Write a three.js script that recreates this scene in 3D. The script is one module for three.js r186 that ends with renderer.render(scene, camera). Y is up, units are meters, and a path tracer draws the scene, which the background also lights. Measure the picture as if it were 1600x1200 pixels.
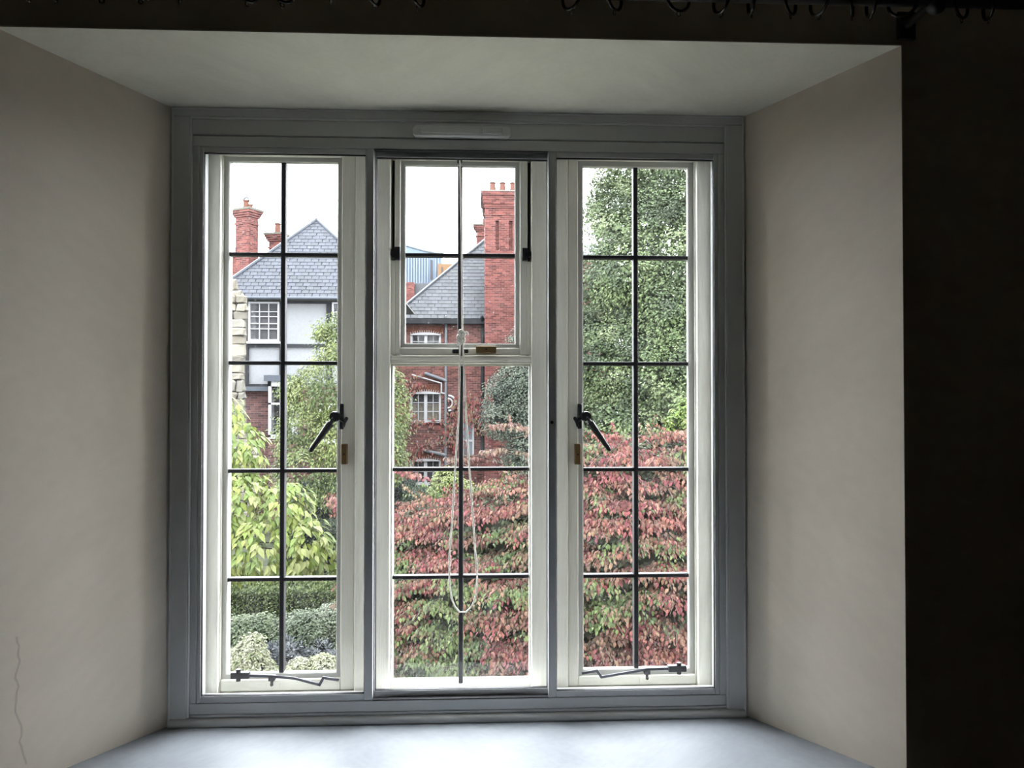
import * as THREE from 'three';
import { RoundedBoxGeometry } from 'three/addons/geometries/RoundedBoxGeometry.js';
import { mergeGeometries } from 'three/addons/utils/BufferGeometryUtils.js';
import { createNoise3D } from 'simplex-noise';

// ---------------------------------------------------------------- camera, sky, exposure
const scene = new THREE.Scene();
const camera = new THREE.PerspectiveCamera(53.13, 4 / 3, 0.05, 400);
camera.rotation.order = 'YXZ';
camera.position.set(0.0388, 0.0488, 1.932);
camera.rotation.set(0.01485, -0.0446, 0.00027);
camera.updateMatrixWorld(true);
const renderer = new THREE.WebGLRenderer({ antialias: true });
renderer.toneMapping = THREE.LinearToneMapping;
renderer.toneMappingExposure = 1.98;
renderer.shadowMap.enabled = true;
const SKY = 11;                                                    // radiance of the bright, thinly veiled sky

function rng(seed) { let a = seed >>> 0; return () => { a = (a + 0x6D2B79F5) | 0; let t = Math.imul(a ^ (a >>> 15), 1 | a); t = (t + Math.imul(t ^ (t >>> 7), 61 | t)) ^ t; return ((t ^ (t >>> 14)) >>> 0) / 4294967296; }; }
const noise3 = createNoise3D(rng(11));
{ // even white cloud cover, hardly brighter towards the zenith
  const w = 256, h = 128, d = new Float32Array(w * h * 4);
  for (let j = 0; j < h; j++) for (let i = 0; i < w; i++) {
    const e = ((j + 0.5) / h - 0.5) * Math.PI, a = ((i + 0.5) / w) * 2 * Math.PI;
    const X = Math.cos(e) * Math.cos(a), Y = Math.sin(e), Z = Math.cos(e) * Math.sin(a);
    const c = 1 + 0.07 * noise3(X * 2.2, Y * 5, Z * 2.2) + 0.04 * noise3(X * 6, Y * 12, Z * 6);
    const L = SKY * (0.92 + 0.16 * Math.max(0, Y)) * c, k = (j * w + i) * 4;
    d[k] = L * 0.955; d[k + 1] = L * 1.0; d[k + 2] = L * 1.045; d[k + 3] = 1;
  }
  const t = new THREE.DataTexture(d, w, h, THREE.RGBAFormat, THREE.FloatType);
  t.mapping = THREE.EquirectangularReflectionMapping; t.magFilter = t.minFilter = THREE.LinearFilter; t.colorSpace = THREE.LinearSRGBColorSpace; t.needsUpdate = true;
  scene.background = t;
}

// ---------------------------------------------------------------- helpers
const V = (x, y, z) => new THREE.Vector3(x, y, z);
const DOWN = V(0, -1, 0), UPV = V(0, 1, 0);
function P(px, py, z) {                                            // the point of the plane z = const that lies in that direction from the eye
  const d = V((px - 800) / 1200, -(py - 600) / 1200, -1).applyEuler(camera.rotation);
  return camera.position.clone().addScaledVector(d, (z - camera.position.z) / d.z);
}
const eyeInv = camera.matrixWorld.clone().invert();
function toPx(p) { const q = p.clone().applyMatrix4(eyeInv); return [800 + 1200 * q.x / -q.z, 600 - 1200 * q.y / -q.z, -q.z]; }
const PANES = [[355, 252, 528, 1053], [632, 258, 806, 538], [611, 570, 829, 1068], [910, 260, 1077, 1046]];
const inPane = p => { const [x, y] = toPx(p); return PANES.some(r => x > r[0] && x < r[2] && y > r[1] && y < r[3]); };

const used = {};
function numbered(n) { const k = used[n] = (used[n] ?? -1) + 1; return k ? n + '_' + String(k).padStart(3, '0') : n; }
function tag(o, label, category, group, kind) { if (label) o.userData.label = label; if (category) o.userData.category = category; if (group) o.userData.group = group; if (kind) o.userData.kind = kind; return o; }
function thing(name, label, category, group, kind) { const o = new THREE.Group(); o.name = numbered(name); scene.add(o); return tag(o, label, category, group, kind); }
function part(name, geo, m, parent, label, kind) {
  const g = Array.isArray(geo) ? merge(geo) : geo;
  const o = new THREE.Mesh(g, m); o.name = name; o.castShadow = o.receiveShadow = true; parent.add(o);
  if (label) o.userData.label = label; if (kind) o.userData.kind = kind;
  return o;
}
function sub(name, parent, label) { const o = new THREE.Group(); o.name = name; parent.add(o); if (label) o.userData.label = label; return o; }
function merge(list) {
  return mergeGeometries(list.map(g => { const n = g.index ? g.toNonIndexed() : g; for (const k of Object.keys(n.attributes)) if (!['position', 'normal', 'uv'].includes(k)) n.deleteAttribute(k); return n; }));
}
function metres(g) {                                               // uv in metres from the dominant axis
  const n = g.index ? g.toNonIndexed() : g; n.computeVertexNormals?.();
  const p = n.attributes.position, q = n.attributes.normal, uv = new Float32Array(p.count * 2);
  for (let i = 0; i < p.count; i++) {
    const ax = Math.abs(q.getX(i)), ay = Math.abs(q.getY(i)), az = Math.abs(q.getZ(i));
    if (az >= ax && az >= ay) { uv[2 * i] = p.getX(i); uv[2 * i + 1] = p.getY(i); }
    else if (ax >= ay) { uv[2 * i] = p.getZ(i); uv[2 * i + 1] = p.getY(i); }
    else { uv[2 * i] = p.getX(i); uv[2 * i + 1] = p.getZ(i); }
  }
  n.setAttribute('uv', new THREE.BufferAttribute(uv, 2)); return n;
}
const bx = (x0, x1, y0, y1, z0, z1) => metres(new THREE.BoxGeometry(Math.abs(x1 - x0), Math.abs(y1 - y0), Math.abs(z1 - z0)).translate((x0 + x1) / 2, (y0 + y1) / 2, (z0 + z1) / 2));
const sheet = (x0, x1, y0, y1, z) => { const g = metres(new THREE.PlaneGeometry(x1 - x0, y1 - y0).translate((x0 + x1) / 2, (y0 + y1) / 2, z)), u = g.attributes.uv; for (let i = 0; i < u.count; i++) u.setXY(i, u.getX(i) / 0.62 + 0.13, u.getY(i) / 0.62); return g; };
const rbx = (x0, x1, y0, y1, z0, z1, r = 0.003) => new RoundedBoxGeometry(Math.abs(x1 - x0), Math.abs(y1 - y0), Math.abs(z1 - z0), 2, Math.min(r, 0.49 * Math.min(Math.abs(x1 - x0), Math.abs(y1 - y0), Math.abs(z1 - z0)))).translate((x0 + x1) / 2, (y0 + y1) / 2, (z0 + z1) / 2);
function rod(a, b, r0, r1 = r0, seg = 8) {
  const d = b.clone().sub(a), g = new THREE.CylinderGeometry(r1, r0, d.length(), seg);
  return g.applyQuaternion(new THREE.Quaternion().setFromUnitVectors(UPV, d.normalize())).translate((a.x + b.x) / 2, (a.y + b.y) / 2, (a.z + b.z) / 2);
}
function polyrod(pts, r, seg = 8) { const l = []; for (let i = 0; i + 1 < pts.length; i++) l.push(rod(pts[i], pts[i + 1], r, r, seg)); for (const p of pts) l.push(new THREE.SphereGeometry(r, seg, 6).translate(p.x, p.y, p.z)); return merge(l); }
function barAlong(pts, w, t) {                                     // flat bar swept through points lying in a vertical plane
  const l = [];
  for (let i = 0; i + 1 < pts.length; i++) { const a = pts[i], b = pts[i + 1], d = b.clone().sub(a), L = d.length(); l.push(new RoundedBoxGeometry(L + w * 0.7, w, t, 1, w * 0.2).rotateZ(Math.atan2(d.y, d.x)).translate((a.x + b.x) / 2, (a.y + b.y) / 2, (a.z + b.z) / 2)); }
  return merge(l);
}
function taper(pts, r0, r1, seg = 7, n = 14) {                     // tapering branch along a curve
  const c = new THREE.CatmullRomCurve3(pts), g = new THREE.TubeGeometry(c, n, 1, seg), p = g.attributes.position, q = new THREE.Vector3(), o = new THREE.Vector3();
  for (let i = 0; i < p.count; i++) { const k = Math.floor(i / (seg + 1)) / n; c.getPointAt(k, o); q.fromBufferAttribute(p, i).sub(o).multiplyScalar(r0 + (r1 - r0) * k).add(o); p.setXYZ(i, q.x, q.y, q.z); }
  g.computeVertexNormals(); return g;
}
function prism(poly, y0, y1) {                                     // plan polygon [x, z] raised from y0 to y1
  const s = new THREE.Shape(poly.map(([x, z]) => new THREE.Vector2(x, -z)));
  return metres(new THREE.ExtrudeGeometry(s, { depth: y1 - y0, bevelEnabled: false }).rotateX(-Math.PI / 2).translate(0, y0, 0));
}
const lin = (r, g, b) => new THREE.Color().setRGB(r, g, b);
const K = 0.113;                                                    // daylight reflectance of weathered outdoor surfaces relative to the tints below
const MO = (c, r = 0.7, o = {}) => new THREE.MeshPhysicalMaterial({ color: lin(...c.map(v => v * K)), roughness: r, specularIntensity: 0.3, ...o });
const M = (c, roughness = 0.7, o = {}) => new THREE.MeshStandardMaterial({ color: c.isColor ? c : lin(...c), roughness, metalness: 0, ...o });
const leafM = (c, t = 0.3) => new THREE.MeshPhysicalMaterial({ color: c ? lin(...c) : 0xffffff, roughness: 0.8, specularIntensity: 0.35, transmission: t, thickness: 0, side: THREE.DoubleSide });

// ---------------------------------------------------------------- textures
function canvasTex(w, h, draw, srgb = true) { const c = document.createElement('canvas'); c.width = w; c.height = h; draw(c.getContext('2d'), w, h); const t = new THREE.CanvasTexture(c); t.wrapS = t.wrapT = THREE.RepeatWrapping; if (srgb) t.colorSpace = THREE.SRGBColorSpace; return t; }
function brickTex(seed, base, mortar, spread) {                    // courses of a tile 1.88 m by 2.4 m
  const R = rng(seed);
  return canvasTex(1024, 1280, (g, w, h) => {
    g.fillStyle = `rgb(${mortar})`; g.fillRect(0, 0, w, h);
    const rows = 32, cols = 8, bh = h / rows, bw = w / cols;
    for (let j = 0; j < rows; j++) for (let i = -1; i <= cols; i++) {
      const v = (R() - 0.5) * spread, r = R() < 0.12 ? -30 : 0, x = (i + (j % 2) * 0.5) * bw;
      if (i < 0 && !(j % 2)) continue;
      g.fillStyle = `rgb(${base[0] + v + r | 0},${base[1] + v * 0.7 + r * 0.6 | 0},${base[2] + v * 0.6 + r * 0.5 | 0})`;
      g.fillRect(x + 3, j * bh + 3, bw - 6, bh - 6);
      for (let k = 0; k < 24; k++) { const q = (R() - 0.5) * 36; g.fillStyle = `rgba(${base[0] + q | 0},${base[1] + q | 0},${base[2] + q | 0},0.5)`; g.fillRect(x + 4 + R() * (bw - 14), j * bh + 4 + R() * (bh - 12), 5, 4); }
    }
  });
}
const tiled = (t, sx, sy) => { const c = t.clone(); c.repeat.set(1 / sx, 1 / sy); c.needsUpdate = true; return c; };
const brickB = MO([1, 1, 1], 0.9, { map: tiled(brickTex(3, [172, 104, 95], [212, 192, 182], 88), 1.88, 2.4) });
const brickA = MO([1, 1, 1], 0.9, { map: tiled(brickTex(5, [160, 112, 108], [196, 174, 166], 80), 1.88, 2.4) });
const brickC = MO([1, 1, 1], 0.9, { map: tiled(brickTex(8, [172, 94, 86], [206, 172, 162], 78), 1.88, 2.4) });
function speckTex(seed, base, amp, size = 256, scale = 24, cracks = null) {
  const n = createNoise3D(rng(seed)), R = rng(seed + 1);
  return canvasTex(size, size, (g, w, h) => {
    const im = g.createImageData(w, h);
    for (let j = 0; j < h; j++) for (let i = 0; i < w; i++) {
      const a = i / w * 2 * Math.PI, b = j / h * 2 * Math.PI, s = scale / 12;
      const v = amp * (0.6 * n(Math.cos(a) * s, Math.sin(a) * s + Math.cos(b) * s, Math.sin(b) * s) + 0.4 * n(Math.cos(a) * s * 5, Math.sin(a) * s * 5 + Math.cos(b) * s * 5, Math.sin(b) * s * 5) + 0.35 * (R() - 0.5));
      const k = (j * w + i) * 4; im.data[k] = base[0] + v; im.data[k + 1] = base[1] + v; im.data[k + 2] = base[2] + v; im.data[k + 3] = 255;
    }
    g.putImageData(im, 0, 0); if (cracks) cracks(g, w, h);
  });
}
const bumpNoise = speckTex(21, [128, 128, 128], 60, 256, 30);
bumpNoise.colorSpace = THREE.NoColorSpace;
const crackLines = (g, w, h) => {
  g.strokeStyle = 'rgba(150,142,130,0.7)'; g.lineWidth = 0.8; g.beginPath(); let x = w * 0.1465, y = h * 0.225; g.moveTo(x, y); const R = rng(77);
  for (let i = 0; i < 26; i++) { x += (R() - 0.5) * 4; y += h * 0.0052; g.lineTo(x, y); } g.stroke();
};
const plaster = M([1, 1, 1], 0.85, { map: tiled(speckTex(31, [231, 220, 206], 5, 1024, 20, crackLines), 2, 2), bumpMap: bumpNoise, bumpScale: 0.0006 });
const plasterPlain = M([1, 1, 1], 0.85, { map: tiled(speckTex(32, [231, 220, 206], 5, 512, 20), 2, 2), bumpMap: bumpNoise, bumpScale: 0.0006 });
const plasterTop = M([1, 1, 1], 0.85, { map: speckTex(33, [240, 239, 228], 5, 512, 20), bumpMap: bumpNoise, bumpScale: 0.0006 });
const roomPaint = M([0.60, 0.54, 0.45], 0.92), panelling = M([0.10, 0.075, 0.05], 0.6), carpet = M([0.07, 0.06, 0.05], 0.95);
const sillPaint = new THREE.MeshPhysicalMaterial({ roughness: 0.5, specularIntensity: 0.3, map: speckTex(35, [150, 155, 161], 6, 512, 16), bumpMap: bumpNoise, bumpScale: 0.0012 });
const framePaint = M([0.70, 0.71, 0.71], 0.42);
const alu = M([0.66, 0.67, 0.68], 0.36);
const cream = M([1, 1, 1], 0.5, { map: speckTex(37, [226, 224, 212], 7, 512, 22), bumpMap: bumpNoise, bumpScale: 0.0005 });
const putty = M([0.45, 0.45, 0.42], 0.7);
const blackIron = M([0.006, 0.006, 0.009], 0.45);
const blackBar = M([0.004, 0.004, 0.008], 0.6);
const brass = M([0.20, 0.13, 0.055], 0.42, { metalness: 0.7 });
const glass = new THREE.MeshPhysicalMaterial({ color: 0xffffff, roughness: 0.0, transmission: 1, thickness: 0, ior: 1.5 });
const dust = speckTex(61, [44, 44, 44], 44, 512, 14, (g, w, h) => { const R = rng(62); for (let i = 0; i < 900; i++) { const v = 150 + R() * 105 | 0; g.fillStyle = `rgb(${v},${v},${v})`; g.beginPath(); g.arc(R() * w, R() * h, 0.5 + R() * 1.1, 0, 7); g.fill(); } });
dust.colorSpace = THREE.NoColorSpace;
const oldGlass = new THREE.MeshPhysicalMaterial({ color: 0xffffff, roughness: 0.28, roughnessMap: dust, transmission: 1, thickness: 0, ior: 1.5, specularIntensity: 0.5 });
const farGlass = new THREE.MeshPhysicalMaterial({ color: 0xffffff, roughness: 0.05, transmission: 1, thickness: 0, ior: 1.5, specularIntensity: 0.1 });
const cordM = M([0.72, 0.70, 0.64], 0.8);
const white = M([0.78, 0.79, 0.80], 0.6), whiteOut = MO([1.5, 1.52, 1.55], 0.6), render = MO([1.1, 1.1, 1.1], 0.85, { map: speckTex(39, [224, 226, 230], 8, 256, 20) });
const timber = MO([0.05, 0.055, 0.065], 0.8), leadM = MO([0.25, 0.29, 0.35], 0.6);
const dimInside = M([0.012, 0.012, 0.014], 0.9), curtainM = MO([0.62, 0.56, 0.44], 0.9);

// ---------------------------------------------------------------- the room and the window wall
const ZR = 0.338, HX = 0.943, TOPR = 0.797, SILL = -0.763, FX = 0.72, FY = 0.763;
{
  const wf = thing('wall_front', 'cream wall in deep shade around the window recess', 'wall', null, 'structure');
  const lo = -2.3, hi = 1.5, XL = -5.2, XR = 4.6, ZE = 9;
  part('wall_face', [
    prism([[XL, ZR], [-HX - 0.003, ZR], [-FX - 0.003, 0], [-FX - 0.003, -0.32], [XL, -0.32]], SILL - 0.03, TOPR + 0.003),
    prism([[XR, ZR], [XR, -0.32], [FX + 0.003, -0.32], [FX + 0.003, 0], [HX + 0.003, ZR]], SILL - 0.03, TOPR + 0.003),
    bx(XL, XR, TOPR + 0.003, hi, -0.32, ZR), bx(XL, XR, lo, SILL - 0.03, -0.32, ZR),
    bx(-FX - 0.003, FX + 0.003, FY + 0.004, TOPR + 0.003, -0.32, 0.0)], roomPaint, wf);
  for (const s of [-1, 1]) part('reveal', prism([[s * FX, 0], [s * HX, ZR + 0.001], [s * (HX + 0.0028), ZR + 0.001], [s * (FX + 0.0028), 0]], SILL - 0.03, TOPR + 0.002), s < 0 ? plaster : plasterPlain, wf, s < 0 ? 'cream plastered splayed reveal with a hairline crack' : 'cream plastered splayed reveal beside the dark wall');
  const sf = new THREE.BufferGeometry();
  { const a = [-FX - 0.002, FY, 0], b = [FX + 0.002, FY, 0], c = [HX + 0.0025, TOPR, ZR + 0.001], d = [-HX - 0.0025, TOPR, ZR + 0.001], up = p => [p[0], p[1] + 0.0025, p[2]], q = [];
    const f = (A, B, C, D) => q.push(...A, ...B, ...C, ...A, ...C, ...D);
    f(a, b, c, d); f(up(a), up(d), up(c), up(b)); f(d, c, up(c), up(d)); f(a, d, up(d), up(a)); f(b, up(b), up(c), c);
    sf.setAttribute('position', new THREE.Float32BufferAttribute(q, 3)); sf.computeVertexNormals(); }
  part('soffit', metres(sf), plasterTop, wf, 'pale plastered underside of the window recess');
  const room = [['wall_left', bx(XL - 0.1, XL, lo, hi, -0.32, ZE), 'oak-panelled left wall of the room', panelling], ['wall_right', bx(XR, XR + 0.1, lo, hi, -0.32, ZE), 'oak-panelled right wall of the room', panelling], ['wall_back', bx(XL - 0.1, XR + 0.1, lo, hi, ZE, ZE + 0.1), 'oak-panelled back wall of the room', panelling],
    ['ceiling', bx(XL - 0.1, XR + 0.1, hi, hi + 0.1, -0.32, ZE + 0.1), 'cream room ceiling', roomPaint], ['floor', bx(XL - 0.1, XR + 0.1, lo - 0.1, lo, -0.32, ZE + 0.1), 'dark carpeted room floor', carpet]];
  for (const [n, g, l, m] of room) tag(part(n, g, m, scene), l, n.includes('wall') ? 'wall' : n, null, 'structure');
  const sill = part('trim_1', prism([[-FX - 0.011, 0.004], [FX + 0.011, 0.004], [HX + 0.03, ZR + 0.03], [-HX - 0.03, ZR + 0.03]], SILL - 0.03, SILL), sillPaint, scene);
  tag(sill, 'glossy off-white painted window sill board below the frame', 'window sill', null, 'structure');
}
// fixed surround of the inner glazing
{
  const t = thing('trim_2', 'grey-white painted frame of the inner sliding glazing', 'window frame', null, 'structure');
  const ring = (n, X1, T1, B1, X0, T0, B0, z0, z1, r, m = framePaint) => {
    part(n + '_head', rbx(-X1, X1, T0, T1, z0, z1, r), m, t); part(n + '_base', rbx(-X1, X1, B1, B0, z0, z1, r), m, t);
    for (const s of [-1, 1]) part(n + '_jamb', rbx(s * X0, s * X1, B0, T0, z0, z1, r), m, t);
  };
  ring('surround', FX - 0.003, 0.7605, SILL, 0.6735, 0.7405, -0.745, -0.085, 0.006, 0.003);
  ring('stop', 0.6735, 0.7405, -0.745, 0.6705, 0.697, -0.7375, -0.085, 0.0, 0.003);
  part('caulk', [rod(V(-0.672, 0.739, 0.002), V(0.672, 0.739, 0.002), 0.0036), rod(V(-0.672, 0.739, 0.002), V(-0.672, -0.742, 0.002), 0.0036), rod(V(0.672, 0.739, 0.002), V(0.672, -0.742, 0.002), 0.0036)], white, t);
  part('edge_bead', [rod(V(-0.716, 0.76, 0.004), V(-0.716, -0.76, 0.004), 0.0035), rod(V(0.716, 0.76, 0.004), V(0.716, -0.76, 0.004), 0.0035), rod(V(-0.716, 0.7605, 0.004), V(0.716, 0.7605, 0.004), 0.0035)], white, t);
  ring('track', 0.670, 0.6952, -0.737, 0.6535, 0.6685, -0.7105, -0.07, -0.002, 0.002);
  part('base_rounding', new THREE.CylinderGeometry(0.012, 0.012, 1.43, 10).rotateZ(Math.PI / 2).translate(0, SILL + 0.006, 0.004), framePaint, t);
}
{ const t = scene.getObjectByName('trim_2'); part('brush_seal', bx(-0.2225, 0.2172, -0.7105, -0.708, -0.0203, -0.0025), M([0.05, 0.05, 0.055], 0.95), t); part('brush_seal', bx(-0.2225, 0.2172, 0.6665, 0.6685, -0.0203, -0.0025), M([0.05, 0.05, 0.055], 0.95), t); }
function slidingPanel(n, x0, x1, sl, sr, y0, yb, yt, y1, z0, z1, label) {
  const t = thing(n, label, 'window', null, 'structure');
  part('stile', rbx(x0, x0 + sl, y0, y1, z0, z1, 0.0015), alu, t); part('stile', rbx(x1 - sr, x1, y0, y1, z0, z1, 0.0015), alu, t);
  part('rail', rbx(x0 + sl, x1 - sr, yt, y1, z0, z1 - 0.0006, 0.0015), alu, t); part('rail', rbx(x0 + sl, x1 - sr, y0, yb, z0, z1 - 0.0006, 0.0015), alu, t);
  part('gasket', [bx(x0 + sl, x1 - sr, yt - 0.0022, yt, z0 + 0.004, z1 - 0.003), bx(x0 + sl, x1 - sr, yb, yb + 0.0015, z0 + 0.004, z1 - 0.003), bx(x0 + sl, x0 + sl + 0.0016, yb, yt, z0 + 0.004, z1 - 0.003), bx(x1 - sr - 0.0016, x1 - sr, yb, yt, z0 + 0.004, z1 - 0.003)], blackBar, t);
  part('pane', sheet(x0 + sl, x1 - sr, yb, yt, (z0 + z1) / 2), glass, t);
  return t;
}
slidingPanel('window_4', -0.653, -0.2225, 0.0095, 0.0205, -0.7103, -0.694, 0.6545, 0.6683, -0.019, -0.004, 'left sliding pane of the inner glazing, in slim grey frame');
const sp3 = slidingPanel('window_6', 0.2172, 0.653, 0.0205, 0.0105, -0.7103, -0.6955, 0.654, 0.6683, -0.019, -0.004, 'right sliding pane of the inner glazing, in slim grey frame');
part('screw_cap', new THREE.CylinderGeometry(0.0042, 0.0042, 0.003, 12).rotateX(Math.PI / 2).translate(0.2262, -0.0193, -0.004), blackIron, sp3, 'small dark screw');
slidingPanel('window_5', -0.238, 0.236, 0.0195, 0.0195, -0.7103, -0.6935, 0.6535, 0.6683, -0.036, -0.0205, 'middle sliding pane of the inner glazing, behind its neighbours');
{ // trickle vent
  const t = thing('trickle_vent', 'slim white plastic trickle vent on the head of the window frame', 'vent');
  const s = new THREE.Shape(), w = 0.1215, h = 0.0105; s.moveTo(-w + h, -h); s.lineTo(w - h, -h); s.absarc(w - h, 0, h, -Math.PI / 2, Math.PI / 2); s.lineTo(-w + h, h); s.absarc(-w + h, 0, h, Math.PI / 2, 1.5 * Math.PI);
  part('cover', new THREE.ExtrudeGeometry(s, { depth: 0.012, bevelEnabled: true, bevelSize: 0.003, bevelThickness: 0.005, bevelSegments: 3, curveSegments: 10 }).translate(-0.002, 0.7105, 0.0), white, t);
  part('flap', rbx(-0.105, 0.045, 0.703, 0.7185, 0.014, 0.0205, 0.003), white, t); part('flap', rbx(0.048, 0.1, 0.703, 0.7185, 0.014, 0.0205, 0.003), white, t);
  part('grip', rbx(0.0445, 0.0485, 0.701, 0.7205, 0.014, 0.0225, 0.0015), white, t);
}
// the old timber frame outside the sliding glazing
const ZP = -0.085, ZB = -0.19;
{
  const t = thing('trim_3', 'old cream-painted timber window frame with two mullions', 'window frame', null, 'structure');
  part('jamb', rbx(-0.745, -0.629, -0.76, 0.762, ZB, ZP, 0.004), cream, t); part('jamb', rbx(0.6225, 0.745, -0.76, 0.762, ZB, ZP, 0.004), cream, t);
  part('mullion', rbx(-0.2815, -0.190, -0.722, 0.686, ZB, ZP, 0.004), cream, t); part('mullion', rbx(0.1797, 0.2768, -0.722, 0.686, ZB, ZP, 0.004), cream, t);
  part('head', rbx(-0.629, 0.6225, 0.686, 0.762, ZB, ZP, 0.004), cream, t);
  part('sill', [rbx(-0.629, 0.6225, -0.76, -0.7215, ZB, ZP + 0.004, 0.006)], cream, t);
  part('transom', [rbx(-0.190, 0.1797, 0.1315, 0.1535, ZB, -0.092, 0.004), rbx(-0.190, 0.1797, 0.1385, 0.1455, ZB, -0.0885, 0.003)], cream, t);
  part('liner', [bx(-0.74, -0.7, -0.76, 0.762, ZP, -0.0), bx(0.7, 0.74, -0.76, 0.762, ZP, -0.0)], cream, t);
}
function glazing(t, x0, x1, y0, y1, xs, ys, z, r = 0.0063) {        // iron bars and one pane per cell; every bar and pane a part
  for (const x of xs) part('glazing_bar', rbx(x - r, x + r, y0, y1, z - 0.012, z + 0.012, 0.003), blackBar, t);
  for (const y of ys) part('glazing_bar', rbx(x0, x1, y - r * 0.8, y + r * 0.8, z - 0.0115, z + 0.0115, 0.003), blackBar, t);
  const X = [x0 - 0.004, ...xs, x1 + 0.004], Y = [y0 - 0.004, ...ys, y1 + 0.004];
  for (let i = 0; i + 1 < X.length; i++) for (let j = 0; j + 1 < Y.length; j++) part('pane', sheet(X[i], X[i + 1], Y[j], Y[j + 1], z), oldGlass, t);
}
function frameOf(t, X0, X1, Y0, Y1, x0, x1, y0, y1, z0, z1, bead = 0.012) {  // stiles, rails and puttied bead
  part('stile', rbx(X0, x0 - bead, Y0, Y1, z0, z1, 0.003), cream, t); part('stile', rbx(x1 + bead, X1, Y0, Y1, z0, z1, 0.003), cream, t);
  part('rail', rbx(x0 - bead, x1 + bead, y1 + bead, Y1, z0, z1, 0.003), cream, t); part('rail', rbx(x0 - bead, x1 + bead, Y0, y0 - bead, z0, z1, 0.003), cream, t);
  const s = new THREE.Shape([[x0 - bead, y0 - bead], [x1 + bead, y0 - bead], [x1 + bead, y1 + bead], [x0 - bead, y1 + bead]].map(p => new THREE.Vector2(...p)));
  s.holes.push(new THREE.Path([[x0, y0], [x0, y1], [x1, y1], [x1, y0]].map(p => new THREE.Vector2(...p))));
  part('putty_bead', new THREE.ExtrudeGeometry(s, { depth: 0.014, bevelEnabled: true, bevelSize: 0.0025, bevelThickness: 0.0025, bevelSegments: 1 }).translate(0, 0, z1 - 0.026), putty, t);
}
const ZC = -0.100, ZG = -0.124;
function handle(t, s, x) {                                         // s = +1: grip leans to the left
  const h = sub('casement_handle', t, 'black iron lever handle'), z = ZC;
  const q = (dx, y, dz) => V(x - s * dx, y, z + dz);
  part('plate', rbx(x - 0.006, x + 0.006, -0.040, 0.027, z, z + 0.006, 0.003), blackIron, h);
  part('boss', [new THREE.CylinderGeometry(0.0125, 0.014, 0.016, 16).rotateX(Math.PI / 2).translate(x - s * 0.0155, -0.0065, z + 0.014), polyrod([q(0.0, -0.008, 0.008), q(0.0155, -0.0065, 0.014)], 0.006)], blackIron, h);
  part('neck', polyrod([q(0.0155, -0.0065, 0.016), q(0.024, -0.021, 0.022)], 0.0058), blackIron, h);
  part('grip', [rod(q(0.0245, -0.0225, 0.022), q(0.073, -0.0925, 0.03), 0.0098, 0.0058, 12), new THREE.SphereGeometry(0.0058, 10, 8).translate(q(0.073, -0.0925, 0).x, -0.0925, z + 0.03)], blackIron, h);
  part('hook', [polyrod([q(0.0, -0.014, 0.010), q(-0.009, -0.0205, 0.009), q(-0.0135, -0.012, 0.006)], 0.0048), polyrod([q(-0.009, -0.0205, 0.009), q(-0.006, -0.031, 0.006)], 0.004)], blackIron, h);
}
function lock(t, x0, x1, y0, y1) {
  const l = sub('sash_lock', t, 'small worn brass lock'), z = ZC;
  part('body', rbx(x0, x1, y0, y1, z, z + 0.017, 0.002), brass, l);
  part('keyhole', new THREE.CylinderGeometry(0.0026, 0.0026, 0.0016, 10).rotateX(Math.PI / 2).translate((x0 + x1) / 2, (y0 + y1) / 2, z + 0.0172), blackIron, l);
}
function stay(t, pts, pegX, pegY, grip) {
  const k = sub('casement_stay', t, 'dark metal window stay'), z = -0.083;
  part('arm', barAlong(pts.map(([x, y]) => V(x, y, z)), 0.0068, 0.005), M([0.03, 0.03, 0.04], 0.4, { metalness: 0.4 }), k);
  part('pivot', [rbx(Math.min(grip[0], grip[1]), Math.max(grip[0], grip[1]), grip[2] - 0.0085, grip[2] + 0.0075, z - 0.012, z + 0.006, 0.002), new THREE.CylinderGeometry(0.006, 0.006, 0.03, 12).translate((grip[0] * 0.6 + grip[1] * 0.4), grip[2], z)], blackIron, k);
  part('peg', [rbx(pegX - 0.008, pegX + 0.008, pegY - 0.004, pegY + 0.007, z - 0.016, z + 0.006, 0.002), rod(V(pegX, pegY + 0.003, z), V(pegX, pegY - 0.012, z), 0.0036), new THREE.SphereGeometry(0.0042, 10, 8).translate(pegX, pegY - 0.014, z + 0.002)], blackIron, k);
  part('base_plate', rbx(pegX - 0.017, pegX + 0.017, -0.713, -0.6955, ZC, ZC + 0.003, 0.001), cream, k);
}
const ysL = [-0.434, -0.1497, 0.1341, 0.4207];
{
  const t = thing('window_1', 'left casement with black iron bars, handle leaning to the left', 'window', null, 'structure');
  frameOf(t, -0.628, -0.283, -0.7195, 0.684, -0.6166, -0.3293, -0.6789, 0.6662, -0.15, ZC, 0.0105);
  glazing(t, -0.6166, -0.3293, -0.6789, 0.6662, [-0.4742], ysL, ZG);
  handle(t, 1, -0.3175); lock(t, -0.316, -0.3005, -0.1305, -0.0775);
  stay(t, [[-0.555, -0.6715], [-0.492, -0.6745], [-0.432, -0.681], [-0.3685, -0.6985], [-0.3588, -0.6805], [-0.3215, -0.687]], -0.4905, -0.682, [-0.594, -0.547, -0.6705]);
}
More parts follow.
